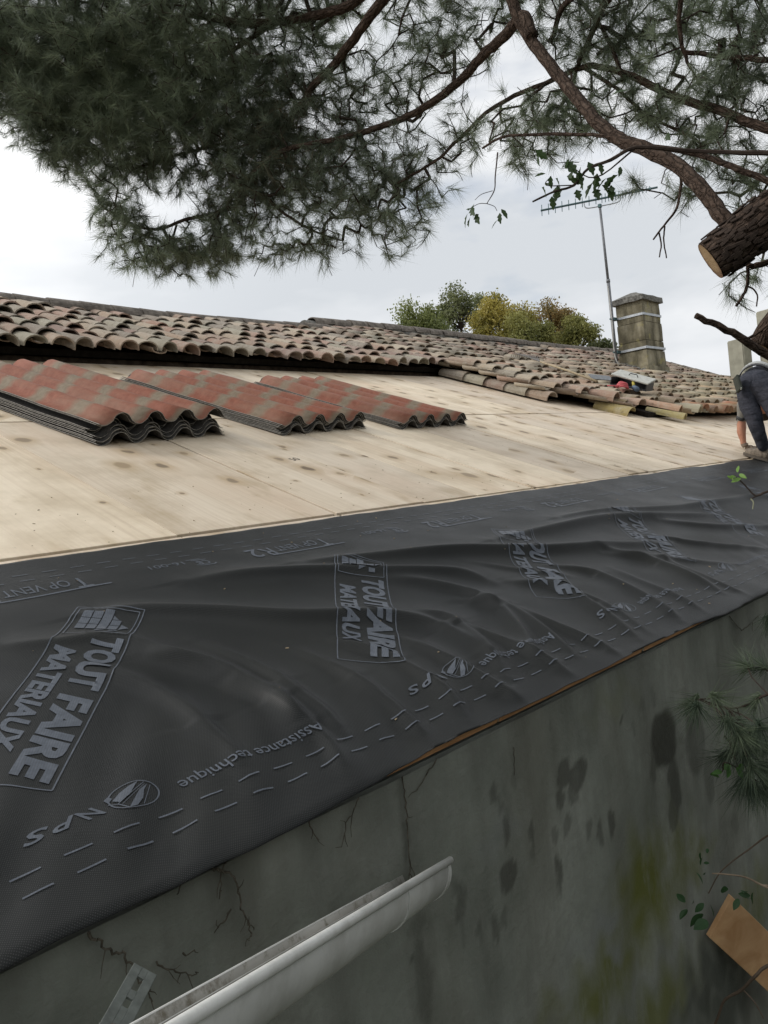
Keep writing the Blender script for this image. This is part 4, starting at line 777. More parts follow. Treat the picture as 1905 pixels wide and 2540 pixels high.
# ------------------------------------------------------------------ corrugated sheets in three stacks
def sheet_mesh(top, width, length, phase, amp=.033, pitch=.225, seg=16, ny=10, wave=None):
    nx_ = int(width / pitch * seg); V = []
    for side in (0, 1):
        for i in range(nx_ + 1):
            x = -width / 2 + width * i / nx_; ph = 2 * PI * (x + width / 2) / pitch + phase
            cq = -math.cos(ph); z = amp * math.copysign(abs(cq) ** .68, cq) + (0.0 if side == 0 else -.0034)
            for j in range(ny + 1):
                y = length * j / ny; sag = -.004 * math.sin(PI * j / ny) + .002 * math.sin(j * 1.7 + i * .02)
                V.append((x + (.0012 * math.sin(ph) if side else 0), y + (.002 * math.sin(i * 1.9) if j in (0, ny) else 0), z + sag))
    n = ny + 1; m_ = (nx_ + 1) * n; F = []; MI = []
    for i in range(nx_):
        for j in range(ny):
            a = i * n + j; F.append((a, a + n, a + n + 1, a + 1)); MI.append(0); F.append((m_ + a + 1, m_ + a + n + 1, m_ + a + n, m_ + a)); MI.append(1)
        a = i * n; F.append((a + n, a, m_ + a, m_ + a + n)); MI.append(2); a = i * n + ny; F.append((a, a + n, m_ + a + n, m_ + a)); MI.append(2)
    for j in range(ny):
        a = j; F.append((a, a + 1, m_ + a + 1, m_ + a)); MI.append(2); a = nx_ * n + j; F.append((a + 1, a, m_ + a, m_ + a + 1)); MI.append(2)
    me = bpy.data.meshes.new('corrugated_sheet'); me.from_pydata(V, [], F)
    for m_ in (top, BITUM, SHEETEDGE): me.materials.append(m_)
    me.polygons.foreach_set('material_index', MI); me.polygons.foreach_set('use_smooth', [m == 0 or m == 1 for m in MI]); me.update(); return me
random.seed(3)
stacks = [  # left front corner (u, v), heading (rad), number, name, front-end offsets
    ((2.075, 2.93), math.radians(8.5), 10, 'left', [0, .02, .008, .045, .035, .10, .12, .085, .022, -.006]),
    ((3.385, 3.005), math.radians(7.5), 8, 'middle', [0, .004, .03, .05, .04, .02, .012, .0]),
    ((4.60, 3.06), math.radians(4.0), 6, 'right', [0, .01, .02, .03, .01, -.004])]
ORD = {10: ['bottom', 'second from the bottom', 'third from the bottom', 'fourth from the bottom', 'fifth from the bottom', 'fifth from the top', 'fourth from the top', 'third from the top', 'second from the top', 'topmost'],
       6: ['bottom', 'second from the bottom', 'third from the bottom', 'third from the top', 'second from the top', 'topmost'], 8: ['bottom', 'second from the bottom', 'third from the bottom', 'fourth from the bottom', 'fourth from the top', 'third from the top', 'second from the top', 'topmost']}
WID = .925
shv = [sheet_mesh(BITUM, WID, 1.68, -.95), sheet_mesh(SHEET, WID, 1.68, -.95)]
for (cu_, cv_), hd, num, nm, offs in stacks:
    hh = .036
    for i in range(num):
        if nm == 'left' and i == 8: hh += .030
        off = offs[i]; lat = random.uniform(-.004, .004) + (.006 if off > .02 else 0)
        # local x across: direction rotated in the deck plane
        cx_, cy_ = math.cos(hd), math.sin(hd)
        u = cu_ + cx_ * (WID / 2 + lat) - cy_ * off; v = cv_ + cy_ * (WID / 2 + lat) + cx_ * off
        R = Matrix.Rotation(PHI, 3, 'X') @ Matrix.Rotation(hd, 3, 'Z') @ Matrix.Rotation(random.uniform(-.002, .002), 3, 'Y') @ Matrix.Rotation(random.uniform(-.0015, .0015), 3, 'X')
        o = bpy.data.objects.new('corrugated_sheet', shv[1 if i >= num - 2 else 0]); COL.objects.link(o)
        o.location = RP(u, v, hh); o.rotation_euler = R.to_euler()
        look = {'topmost': 'red and beige printed corrugated roofing sheet, topmost of the %s stack on the plywood', 'bottom': 'corrugated roofing sheet resting on the plywood at the bottom of the %s stack'}.get(ORD[num][i], 'corrugated roofing sheet, ' + ORD[num][i] + ' in the %s stack on the plywood')
        tag(o, look % nm, 'roofing sheet', 'corrugated roofing sheets stacked on the deck')
        hh += .0088

# ------------------------------------------------------------------ gutter hanging away from the wall
gd = Vector((.856, .417, -.306)).normalized(); gend = Vector((1.317, 1.181, 2.763))
side = Vector((-.42, .86, .03)); side = (side - gd * side.dot(gd)).normalized(); gup = gd.cross(side) * 1.0
if gup.z < 0: gup = -gup
# lean the trough so that its outer lip is the higher one
side2 = (side * math.cos(-.25) + gup * math.sin(-.34)).normalized(); up2 = (gup * math.cos(-.34) - side * math.sin(-.34)).normalized()
GR = .058; gc = gend + side2 * GR
def gut(a, r, s): return gc + side2 * (-math.cos(a) * r) - up2 * (math.sin(a) * r * 1.12) - gd * s
gut_root = empty('gutter', gend, 'loose grey plastic half-round gutter hanging below the membrane, open end to the right', 'gutter')
mb = MB(); seg = 18; S_ = [0, .02, .3, .305, .33, .335, .7, 1.0, 1.35]
def gshell(mb, S_, r, dth, mi_in=1, a0=0, a1=PI):
    n = len(S_); V = []
    for rad in (r, r - dth):
        for s in S_:
            for k in range(seg + 1): V.append(gut(a0 + (a1 - a0) * k / seg, rad, s))
    m_ = n * (seg + 1)
    for i in range(n - 1):
        for k in range(seg):
            a = i * (seg + 1) + k
            mb.f_ = None
            mb.add([V[a], V[a + 1], V[a + seg + 2], V[a + seg + 1]], [(0, 1, 2, 3)], 0); mb.add([V[m_ + a], V[m_ + a + seg + 1], V[m_ + a + seg + 2], V[m_ + a + 1]], [(0, 1, 2, 3)], mi_in)
    for k in range(seg):
        for i in (0, n - 1):
            a = i * (seg + 1) + k; mb.add([V[a], V[a + 1], V[m_ + a + 1], V[m_ + a]], [(0, 1, 2, 3)], 0)
    for i in range(n - 1):
        for k in (0, seg):
            a = i * (seg + 1) + k; mb.add([V[a], V[a + seg + 1], V[m_ + a + seg + 1], V[m_ + a]], [(0, 1, 2, 3)], 0)
gshell(mb, [0, .2, .4, .6, .8, 1.0, 1.35], GR, .0022)
me = mb.mesh_mats('trough', [PVC, PVCIN]); bm = bmesh.new(); bm.from_mesh(me); bmesh.ops.remove_doubles(bm, verts=bm.verts, dist=1e-5); bmesh.ops.recalc_face_normals(bm, faces=bm.faces); bm.to_mesh(me); bm.free()
for p in me.polygons: p.use_smooth = True
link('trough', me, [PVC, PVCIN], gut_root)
mb = MB(); mb.tube([gut(0, GR + .002, -.002), gut(0, GR + .002, .6), gut(0, GR + .002, 1.35)], .0082, .0082, 12); mb.build('rolled_front_lip', PVC, gut_root, True)
mb = MB(); mb.tube([gut(PI, GR, .10), gut(PI, GR, 1.35)], .0022, .0022, 6); mb.tube([gut(PI * .93, GR - .003, .10), gut(PI * .93, GR - .003, 1.35)], .0010, .0010, 4); mb.build('back_rim', PVC, gut_root, True)
mb = MB(); gshell(mb, [.30, .302, .318, .32], GR + .0022, .002, 0, .12, PI - .05); mb.build('joint_band', PVC, gut_root, True)
mb = MB(); gshell(mb, [.0, .002, .022, .024], GR + .0018, .002, 0, .12, PI - .05); mb.build('end_rim', PVC, gut_root, True)
mb = MB(); random.seed(9)
for k in range(420):
    s = random.choice([random.uniform(.45, .75), random.uniform(.35, 1.3)]); a = random.gauss(PI * .62, .28); r = GR - .0035
    if not .1 < a < PI - .1: continue
    p = gut(a, r, s); z = random.uniform(.0006, .0026); mb.box(p, (z * random.uniform(1, 2.4), z, z * .8), Matrix.Rotation(random.uniform(0, 3), 3, 'Z'))
mb.build('dirt_in_gutter', ROOT, gut_root, kind='stuff')
# bracket: slotted strap with an old screw, at the near end
bp = Vector((.515, .965, 2.905))
A_, B_ = Vector((.500, 1.022, 2.985)), Vector((.418, .948, 2.985)); ax = (B_ - A_).normalized(); vw = (A_ - CAM_P).normalized(); wd = ax.cross(vw).normalized()
RB = Matrix((wd, ax, wd.cross(ax))).transposed()
mb = MB(); L_ = .135
for s in (-1, 1): mb.box((A_ + B_) / 2 + wd * s * .0110, (.0135, L_, .003), RB, bev=.0008)
for t, ww_ in ((-.057, .020), (-.012, .016), (.040, .052)): mb.box((A_ + B_) / 2 + ax * t, (.0090, ww_, .0029), RB)
bent = [A_ + ax * -.010, A_ - ax * .02 + wd * .004]
mb.box(B_ + ax * .035 - vw * .004, (.036, .05, .003), RB @ Matrix.Rotation(.5, 3, 'X'), bev=.001)
brk = mb.build('bracket', BRKT, gut_root)
mb = MB(); mb.tube([B_ + ax * .002 - vw * .004, B_ + ax * .002 - vw * .012], .0085, .0070, 10); mb.tube([B_ + ax * .002 - vw * .012, B_ + ax * .002 - vw * .015], .0045, .004, 6); mb.build('screw', RUST, brk)

# ------------------------------------------------------------------ raw plank leaning on the wall
pa_, pb_, pl_ = [Vector(x) for x in PLANK]
wv_ = (pb_ - pa_); w_ = wv_.length; nn = pl_.cross(wv_).normalized()
if nn.y > 0: nn = -nn
L_ = min(2.6, (pa_.z + .0) / -pl_.z * .99); mb = MB()
V = []
for t in (0, L_):
    for s in (0, 1):
        for h in (0, 1): V.append(pa_ + pl_ * t + wv_ * s - nn * (.020 * h))
mb.add(V, [(0, 1, 3, 2), (4, 6, 7, 5), (0, 4, 5, 1), (2, 3, 7, 6), (0, 2, 6, 4), (1, 5, 7, 3)])
me = mb.mesh_mats('plank', [PLANKM]); bm = bmesh.new(); bm.from_mesh(me); bmesh.ops.recalc_face_normals(bm, faces=bm.faces); bmesh.ops.bevel(bm, geom=list(bm.edges), offset=.002, segments=1, affect='EDGES'); bm.to_mesh(me); bm.free()
tag(link('plank', me, PLANKM), 'raw orange timber plank leaning against the mossy wall at lower right', 'plank')

# ------------------------------------------------------------------ concrete posts behind the far gable
def post(px, pz, name_lab, w=.50, d=.24):
    bm = bmesh.new(); bmesh.ops.create_cube(bm, size=1)
    for v in bm.verts: v.co = Vector((v.co.x * d, v.co.y * w, v.co.z * pz)); 
    bmesh.ops.bevel(bm, geom=list(bm.edges), offset=.02, segments=2, affect='EDGES')
    me = bpy.data.meshes.new('concrete_post'); bm.to_mesh(me); bm.free(); me.materials.append(POSTM)
    o = bpy.data.objects.new('concrete_post', me); COL.objects.link(o); o.location = (px[0], px[1], pz / 2); o.rotation_euler = (0, 0, math.radians(-18))
    tag(o, name_lab, 'post', 'concrete posts beyond the roof'); return o
POSTM = simple('pale_concrete_post', (.33, .315, .25), .9, .1, var=.2, scale=4, bump=.5, bd=.01)
post((19.69, 6.84), 6.15, 'shorter grey concrete post rising behind the bending worker', .42, .30)
post((19.80, 6.12), 6.70, 'taller grey concrete post at the right edge of the view', .55, .30)

# ------------------------------------------------------------------ things lying on the lower tiles
BLK = simple('black_plastic_case', (.028, .028, .030), .5, .4, var=.2); LID = simple('dusty_grey_lid', (.46, .46, .42), .7, .3, var=.2)
REDM = simple('pink_red_strap', (.50, .10, .11), .6, .3, var=.15); BLU = simple('blue_grey_tool', (.10, .14, .20), .5, .4, var=.2); YEL = simple('yellow_tool_grip', (.45, .38, .08), .6, .3)
def RL(u, v, h): return RP(u, v, h)
tb = empty('toolbox', RP(9.72, 3.80, .24), 'open black toolbox with dusty grey lid lying on the lower clay tiles', 'toolbox')
Rb = ROTR @ Matrix.Rotation(math.radians(12), 3, 'Z')
mb = MB(); c = RP(9.74, 3.80, .262); mb.box(c, (.34, .46, .012), Rb)
for off, sz in (((0, .225, .045), (.34, .012, .10)), ((.165, 0, .045), (.012, .436, .10)), ((0, -.225, .045), (.34, .012, .10))): mb.box(c + Rb @ Vector(off), sz, Rb)
mb.build('case', BLK, tb)
mb = MB(); mb.box(c + Rb @ Vector((.0, 0, .130)), (.37, .48, .022), Rb @ Matrix.Rotation(-.14, 3, 'Y') @ Matrix.Rotation(.08, 3, 'X'), bev=.006); ld = mb.build('lid', LID, tb)
mb = MB(); mb.tube([c + Rb @ Vector((-.02, -.06, .135)), c + Rb @ Vector((-.02, -.04, .165)), c + Rb @ Vector((-.02, .04, .168)), c + Rb @ Vector((-.02, .06, .145))], .006, .006, 6); mb.build('handle', BLK, ld)
mb = MB(); c2 = RP(9.44, 3.77, .27)
for k in range(3): mb.tube([c2 + ROTR @ Vector((math.cos(a) * (.075 - k * .012), math.sin(a) * (.07 - k * .01), .02 * k + .01 * math.sin(a * 2))) for a in np.linspace(0, 2 * PI, 18)], .014, .014, 6)
mb.tube([c2 + ROTR @ Vector(p) for p in ((-.07, 0, 0), (-.13, .04, .0), (-.20, .10, -.01))], .010, .008, 6)
tag(mb.build('ratchet_strap', REDM, None, True), 'coiled pink-red strap lying beside the black toolbox', 'strap')
dr = empty('hand_tool', RP(9.52, 3.62, .2), 'small blue-grey hand tool with yellow grip in front of the toolbox', 'tool')
mb = MB(); mb.tube([RP(9.50, 3.60, .27), RP(9.56, 3.68, .28)], .035, .03, 10); mb.build('tool_body', BLU, dr, True)
mb = MB(); mb.tube([RP(9.56, 3.68, .29), RP(9.60, 3.72, .34)], .018, .020, 8); mb.build('grip', YEL, dr, True)
# garden rake lying up the tiles
rk = empty('leaf_rake', RP(9.40, 4.1, .2), 'old leaf rake with curved tines lying on the clay tiles, handle pointing down the roof', 'rake')
h0, h1 = RP(9.42, 4.12, .27), RP(10.02, 5.38, .32)
mb = MB(); mb.tube([h0, h0.lerp(h1, .5) + Vector((0, 0, .008)), h1], .016, .013, 8); mb.build('handle', HANDLEM, rk, True)
dv = (h1 - h0).normalized(); sv = dv.cross(Vector((0, -SP, CP))).normalized(); upn = Vector((0, -SP, CP))
for k in range(13):
    t = (k - 6) / 6.0; tip = h1 + dv * (.46 - .05 * t * t) + sv * t * .24
    mb = MB(); mb.tube([h1 + dv * .02, h1 + dv * .22 + sv * t * .09 + upn * .02, tip + upn * .03, tip + dv * .02 - upn * .04], .0042, .0035, 5); mb.build('tine', RAKEM, rk)
mb = MB(); mb.tube([h1 + dv * .24 + sv * -.11 + upn * .02, h1 + dv * .25 + upn * .026, h1 + dv * .24 + sv * .11 + upn * .02], .005, .005, 5); mb.build('tine_bar', RAKEM, rk)
# slate-grey slat
mb = MB(); mb.box(RP(9.95, 4.36, .285), (.42, .10, .014), ROTR @ Matrix.Rotation(-.2, 3, 'Z') @ Matrix.Rotation(.5, 3, 'X'), bev=.002)
tag(mb.build('metal_slat', simple('grey_metal_slat', (.22, .23, .24), .5, .4, var=.2)), 'flat grey metal slat lying across the tiles above the toolbox', 'slat')
# loose tiles put down along the cut edge
def loose(u, v, h, yaw, roll, pitch, t, lab):
    V, F = tile_arrays(.20, .16, .08, .46, wig=1); me = tile_mesh((V, F), t); o = bpy.data.objects.new('loose_roof_tile', me); COL.objects.link(o)
    o.location = RP(u, v, h); o.rotation_euler = (Matrix.Rotation(PHI + pitch, 3, 'X') @ Matrix.Rotation(yaw, 3, 'Z') @ Matrix.Rotation(roll, 3, 'Y')).to_euler()
    tag(o, lab, 'roof tile', 'loose clay tiles put down on the cut edge')
loose(9.56, 3.02, .115, .20, .05, .0, (.42, .26, .19), 'clean pink clay tile lying loose below the black toolbox')
loose(9.50, 2.92, .040, .22, .05, .0, (.36, .30, .14), 'yellow lichened clay tile lying loose under the pink tile')
loose(9.16, 3.40, .150, .05, -.2, -.03, (.20, .145, .095), 'brown clay tile lying loose, pointing down the roof left of the toolbox')
loose(9.02, 3.45, .085, .03, -.3, -.02, (.26, .19, .11), 'weathered clay tile wedged along the cut edge beside the bare deck')
loose(8.88, 3.30, .030, .02, -.35, .0, (.34, .27, .12), 'low yellowish clay tile lying on the deck edge below the wedged one')
# pencil mark on a panel: the figures 50
mk = text2d('50', .05, .07, .004, 0, (0, 0), .25); V, F = prep([mk], .2); W = [tuple(RP(3.02 + x, 2.43 + y, .0012)) for x, y in V]
me = bpy.data.meshes.new('pencil_mark'); me.from_pydata(W, [], F); me.materials.append(simple('black_marker', (.03, .026, .02), .7, .2))
o = bpy.data.objects.new('pencil_mark', me); COL.objects.link(o); o.parent = deck

# sawdust, grit and bark crumbs lying about
random.seed(44); mb = MB()
for k in range(380):
    if k % 5: u, v = random.uniform(-.5, 9), random.choice([random.uniform(1.56, 5), random.uniform(1.56, 2.2)]); p = RP(u, v, .0015)
    else:
        u, v = random.uniform(0, 7), random.uniform(.05, 1.48); p = RP(u, v, float(surf_h(np.array([u]), np.array([v]))[0]) + .001)
    z = random.uniform(.0012, .0034); mb.box(p, (z * random.uniform(1, 3.5), z, z * .6), ROTR @ Matrix.Rotation(random.uniform(0, 3), 3, 'Z'))
tag(mb.build('sawdust_crumbs', simple('sawdust_crumb', (.30, .24, .16), .9, .1, var=.6, scale=15)), 'scattered sawdust, grit and crumbs on the deck and the membrane', 'debris', kind='stuff')

# ------------------------------------------------------------------ worker bending over
def CPT(x, y, t):      # a point seen from the doorway spot at distance t, in photo pixels of the reference grid
    d = Vector(((x - 952.5) / 2000., (1270. - y) / 2000., 1.)).normalized()
    return CAM_P + Vector([sum(CAM_R[i][k] * d[k] for k in range(3)) for i in range(3)]) * t
J = {}
J['pelvis'] = CPT(1872, 952, 8.30); J['hipL'] = CPT(1850, 968, 8.28); J['hipR'] = CPT(1898, 962, 8.22)
J['kneeL'] = CPT(1874, 1052, 8.20); J['ankL'] = CPT(1898, 1118, 8.30); J['kneeR'] = CPT(1942, 1052, 8.15); J['ankR'] = CPT(1975, 1150, 8.05)
J['waist'] = CPT(1880, 938, 8.48); J['chest'] = CPT(1888, 965, 8.80); J['neck'] = CPT(1890, 990, 9.02); J['head'] = CPT(1892, 1020, 9.12); J['crown'] = CPT(1893, 1042, 9.15)
J['shL'] = CPT(1848, 985, 8.92); J['elL'] = CPT(1838, 1046, 8.92); J['wrL'] = CPT(1843, 1100, 8.90); J['haL'] = CPT(1851, 1108, 8.90); J['fiL'] = CPT(1860, 1112, 8.92)
J['shR'] = CPT(1925, 985, 8.92); J['elR'] = CPT(1945, 1035, 8.92); J['wrR'] = CPT(1950, 1085, 8.92); J['haR'] = CPT(1952, 1096, 8.92)
RAD = dict(pelvis=.150, hipL=.120, hipR=.120, kneeL=.072, ankL=.050, kneeR=.072, ankR=.050, waist=.148, chest=.155, neck=.062, head=.088, crown=.075, shL=.072, elL=.046, wrL=.030, haL=.038, fiL=.022, shR=.072, elR=.046, wrR=.030, haR=.038)
E_ = [('pelvis', 'hipL'), ('hipL', 'kneeL'), ('kneeL', 'ankL'), ('pelvis', 'hipR'), ('hipR', 'kneeR'), ('kneeR', 'ankR'), ('pelvis', 'waist'), ('waist', 'chest'), ('chest', 'neck'), ('neck', 'head'), ('head', 'crown'),
      ('chest', 'shL'), ('shL', 'elL'), ('elL', 'wrL'), ('wrL', 'haL'), ('chest', 'shR'), ('shR', 'elR'), ('elR', 'wrR'), ('wrR', 'haR')]
def skin(name, nodes, edges, rad, root, sub=2):
    names = list(nodes); vs_ = []; es = []; rr = []
    idx = {}
    for k in names: idx[k] = len(vs_); vs_.append(tuple(nodes[k])); rr.append(rad[k])
    for a, b in edges:          # one extra ring halfway keeps the taper even
        m_ = len(vs_); vs_.append(tuple((Vector(nodes[a]) + Vector(nodes[b])) / 2)); rr.append((rad[a] + rad[b]) / 2 * (1.03)); es += [(idx[a], m_), (m_, idx[b])]
    me = bpy.data.meshes.new(name); me.from_pydata(vs_, es, []); o = bpy.data.objects.new(name, me); COL.objects.link(o)
    o.modifiers.new('skin', 'SKIN'); o.modifiers['skin'].use_smooth_shade = True
    for i, r in enumerate(rr): me.skin_vertices[0].data[i].radius = (r, r)
    me.skin_vertices[0].data[idx[root]].use_root = True
    s_ = o.modifiers.new('sub', 'SUBSURF'); s_.levels = sub; s_.render_levels = sub
    dg = bpy.context.evaluated_depsgraph_get(); m2_ = bpy.data.meshes.new_from_object(o.evaluated_get(dg)); bpy.data.objects.remove(o); return m2_
person = empty('person', J['ankL'] - Vector((0, 0, .1)), 'person in dark jeans bending over with one gloved hand on the deck beside the membrane', 'person')
J2 = dict(J); J2.pop('fiL'); bme = skin('body', J2, E_, RAD, 'pelvis')
JEANS = NT('dark_denim', .85, .15); _p = JEANS.pos()
JEANS.base(JEANS.mix(JEANS.fr(JEANS.noise(_p, 9, 5, .6), .4, .75, 0, .8), JEANS.ramp(JEANS.noise(_p, 60, 3), [(.3, (.026, .029, .038)), (.7, (.042, .046, .060))]), (.085, .085, .105)))
JEANS.bump(JEANS.math('ADD', JEANS.noise(JEANS.map(_p, (9, 9, 26)), 1., 4, .5), JEANS.math('MULTIPLY', JEANS.noise(_p, 40, 3), .3)), .9, .02)
SHIRT = simple('grey_t_shirt', (.22, .21, .19), .85, .1, var=.2, scale=10, bump=.5, bd=.01); SKINM = simple('weathered_skin', (.42, .20, .13), .6, .35, var=.1, scale=30)
GLOVE = simple('dirty_work_glove', (.20, .155, .12), .85, .2, var=.3, scale=40); HAIR = simple('dark_hair', (.03, .022, .016), .7, .3); BOOT = simple('dusty_brown_shoe', (.20, .165, .13), .8, .2, var=.35, scale=40, bump=.5); SOLE = simple('shoe_sole', (.10, .085, .07), .9, .1); BELT = simple('pale_shirt_hem', (.42, .43, .42), .8, .2, var=.2); BBELT = simple('black_belt', (.018, .018, .02), .5, .4)
bme.materials.clear(); BM = [JEANS.m, SHIRT, SKINM, GLOVE, HAIR]
for m_ in BM: bme.materials.append(m_)
segs = [('pelvis', 'hipL', 0), ('hipL', 'kneeL', 0), ('kneeL', 'ankL', 0), ('pelvis', 'hipR', 0), ('hipR', 'kneeR', 0), ('kneeR', 'ankR', 0), ('pelvis', 'waist', 0), ('waist', 'chest', 1), ('chest', 'neck', 1), ('neck', 'head', 2), ('head', 'crown', 4), ('chest', 'shL', 1), ('shL', 'elL', 1), ('elL', 'wrL', 2), ('wrL', 'haL', 3), ('chest', 'shR', 1), ('shR', 'elR', 1), ('elR', 'wrR', 2), ('wrR', 'haR', 3)]
for p in bme.polygons:
    c = Vector(p.center); best = 9; mi = 0
    for a, b, m_ in segs:
        A, B = J[a], J[b]; d = B - A; t = max(0, min(1, (c - A).dot(d) / d.length_squared)); dd = (c - A - d * t).length - (RAD[a] + (RAD[b] - RAD[a]) * t)
        if dd < best: best = dd; mi = m_
    p.material_index = mi; p.use_smooth = True
for v in bme.vertices:      # folds in the trousers
    c = Vector(v.co)
    if c.z < J['pelvis'].z + .1: v.co += Vector((mnoise.noise(c * 11), mnoise.noise(c * 11 + Vector((7, 0, 0))), mnoise.noise(c * 16))) * .012
link('body', bme, BM, person, True)
# five fingers of the left hand pressed on the deck, and of the right
def hand(wr, ha, nm):
    d = Vector((.35, -.25, -.02)).normalized(); s = Vector((.25, .95, .1)).normalized(); parts = []
    base_ = RP(ha.x, (ha.y - EY) / CP, .022); base_ = ha.lerp(base_, .9 if abs((ha - base_).length) < .2 else 0)
    nodes = {'p': ha + d * -.01, 'q': base_ + d * .035}; rad = {'p': .030, 'q': .034}; ed = [('p', 'q')]
    for k, (ln, off) in enumerate(((.066, -.030), (.078, -.011), (.074, .009), (.058, .028))):
        a = base_ + d * .055 + s * off; nodes['a%d' % k] = a; nodes['b%d' % k] = a + d * ln * .5 + s * off * .25 + Vector((0, 0, .008)); nodes['c%d' % k] = a + d * ln + s * off * .4 - Vector((0, 0, .006))
        rad.update({'a%d' % k: .011, 'b%d' % k: .010, 'c%d' % k: .0085}); ed += [('q', 'a%d' % k), ('a%d' % k, 'b%d' % k), ('b%d' % k, 'c%d' % k)]
    nodes['t0'] = base_ + d * .01 + s * -.042; nodes['t1'] = base_ + d * .045 + s * -.062 - Vector((0, 0, .004)); rad.update({'t0': .012, 't1': .010}); ed += [('q', 't0'), ('t0', 't1')]
    return link('glove', skin('glove', nodes, ed, rad, 'q', 1), GLOVE, person, True)
hand(J['wrL'], J['haL'], 'L'); hand(J['wrR'], J['haR'], 'R')
def shoe(ank, d):
    d = Vector(d).normalized(); s = d.cross(Vector((0, -SP, CP))).normalized(); u_ = Vector((0, -SP, CP))
    ground_h = (ank - RP(ank.x, 0, 0)).dot(u_); foot = ank - u_ * (ground_h - .010)
    nodes = {'heel': foot - d * .06 + u_ * .048, 'mid': foot + d * .05 + u_ * .050, 'ball': foot + d * .135 + u_ * .040, 'toe': foot + d * .195 + u_ * .034, 'top': foot - d * .02 + u_ * .115}
    rad = {'heel': .042, 'mid': .046, 'ball': .048, 'toe': .034, 'top': .050}
    me = skin('shoe', nodes, [('heel', 'mid'), ('mid', 'ball'), ('ball', 'toe'), ('mid', 'top')], rad, 'mid', 2)
    o = link('shoe', me, BOOT, person, True)
    mb = MB(); pts = []
    for k in range(20):
        a = 2 * PI * k / 20; x = math.cos(a) * .155 + .06; w = math.sin(a) * (.050 + .008 * math.cos(a)); pts.append(foot + d * x + s * w)
    V = [p + u_ * .002 for p in pts] + [p + u_ * .026 for p in pts]
    mb.add(V, [tuple(range(19, -1, -1)), tuple(range(20, 40))] + [(k, (k + 1) % 20, 20 + (k + 1) % 20, 20 + k) for k in range(20)]); mb.build('sole', SOLE, o)
    mb = MB()
    for k in range(4): q = foot + d * (.04 + .022 * k) + u_ * (.096 - .004 * k); mb.tube([q - s * .03, q + u_ * .006, q + s * .03], .0035, .0035, 5)
    mb.build('lace', BELT, o)
shoe(J['ankL'], (.3, .85, .3)); shoe(J['ankR'], (.2, .8, .25))
# pale shirt hem and black belt round the waist
def ring(c, ax_, r1, r2, th, name, mat, tilt=0):
    ax_ = ax_.normalized(); a1 = ax_.orthogonal().normalized(); a2 = ax_.cross(a1); mb = MB(); V = []
    n = 28
    for z in (-th / 2, th / 2):
        for r in (r1, r1 + r2):
            for k in range(n): a = 2 * PI * k / n; V.append(c + ax_ * (z + .008 * math.sin(3 * a)) + (a1 * math.cos(a) + a2 * math.sin(a)) * r)
    F = []
    for k in range(n):
        j = (k + 1) % n; F += [(k, j, n + j, n + k), (2 * n + k, 3 * n + k, 3 * n + j, 2 * n + j), (n + k, n + j, 3 * n + j, 3 * n + k), (k, 2 * n + k, 2 * n + j, j)]
    mb.add(V, F); return mb.build(name, mat, person, True)
axw = J['waist'] - J['pelvis']
ring(J['pelvis'].lerp(J['waist'], .50), axw, .150, .010, .045, 'belt', BBELT); ring(J['pelvis'].lerp(J['waist'], .86), axw, .150, .014, .060, 'shirt_hem', BELT)
ring(J['elL'].lerp(J['shL'], .12), J['elL'] - J['shL'], .044, .007, .03, 'sleeve_cuff', BBELT)
mb = MB(); pc = CPT(1830, 952, 8.14); mb.box(pc, (.09, .03, .15), Matrix.Rotation(.8, 3, 'Z') @ Matrix.Rotation(.35, 3, 'Y'), bev=.008); tp = mb.build('tool_pouch', simple('dark_olive_pouch', (.05, .055, .045), .8, .2), person)
mb = MB(); mb.box(CPT(1834, 962, 8.11), (.075, .012, .022), Matrix.Rotation(.8, 3, 'Z') @ Matrix.Rotation(-.35, 3, 'Y'), bev=.003); mb.build('pouch_clip', LID, tp)

# ------------------------------------------------------------------ pine
random.seed(17)
pine = empty('pine_tree', (4.75, .62, 0), 'tall pine overhanging the roof, with sawn-off limbs and dense long needles', 'tree')
mb = MB(); tp_ = smoothline([(4.75, .62, -.05), (4.72, .64, 1.5), (4.66, .66, 3.4), (4.60, .66, 4.9), (4.52, .60, 6.6), (4.40, .55, 8.5)], 8)
mb.tube(tp_, .17, .10, 20, wob=.05, bark=True); mb.build('trunk', BARK, pine, True, attname='bark')
kids = {}
def trunk_at(z): return min(tp_, key=lambda p: abs(p.z - z)).copy()
for nm in ('B', 'C', 'J', 'S', 'T'): L0 = LIMBS[nm]; LIMBS[nm] = ([tuple(trunk_at(L0[0][0][2] - .1))] + list(L0[0]), L0[1] * 1.15, L0[2])
for nm in ('G', 'I'): L0 = LIMBS[nm]; LIMBS[nm] = ([tuple(trunk_at(6.8))] + list(L0[0]), L0[1] * 1.3, L0[2])
for nm in ('sawn', 'log2'): L0 = LIMBS[nm]; LIMBS[nm] = (list(L0[0]) + [tuple(trunk_at(L0[0][-1][2] + .12))], L0[1], L0[2])
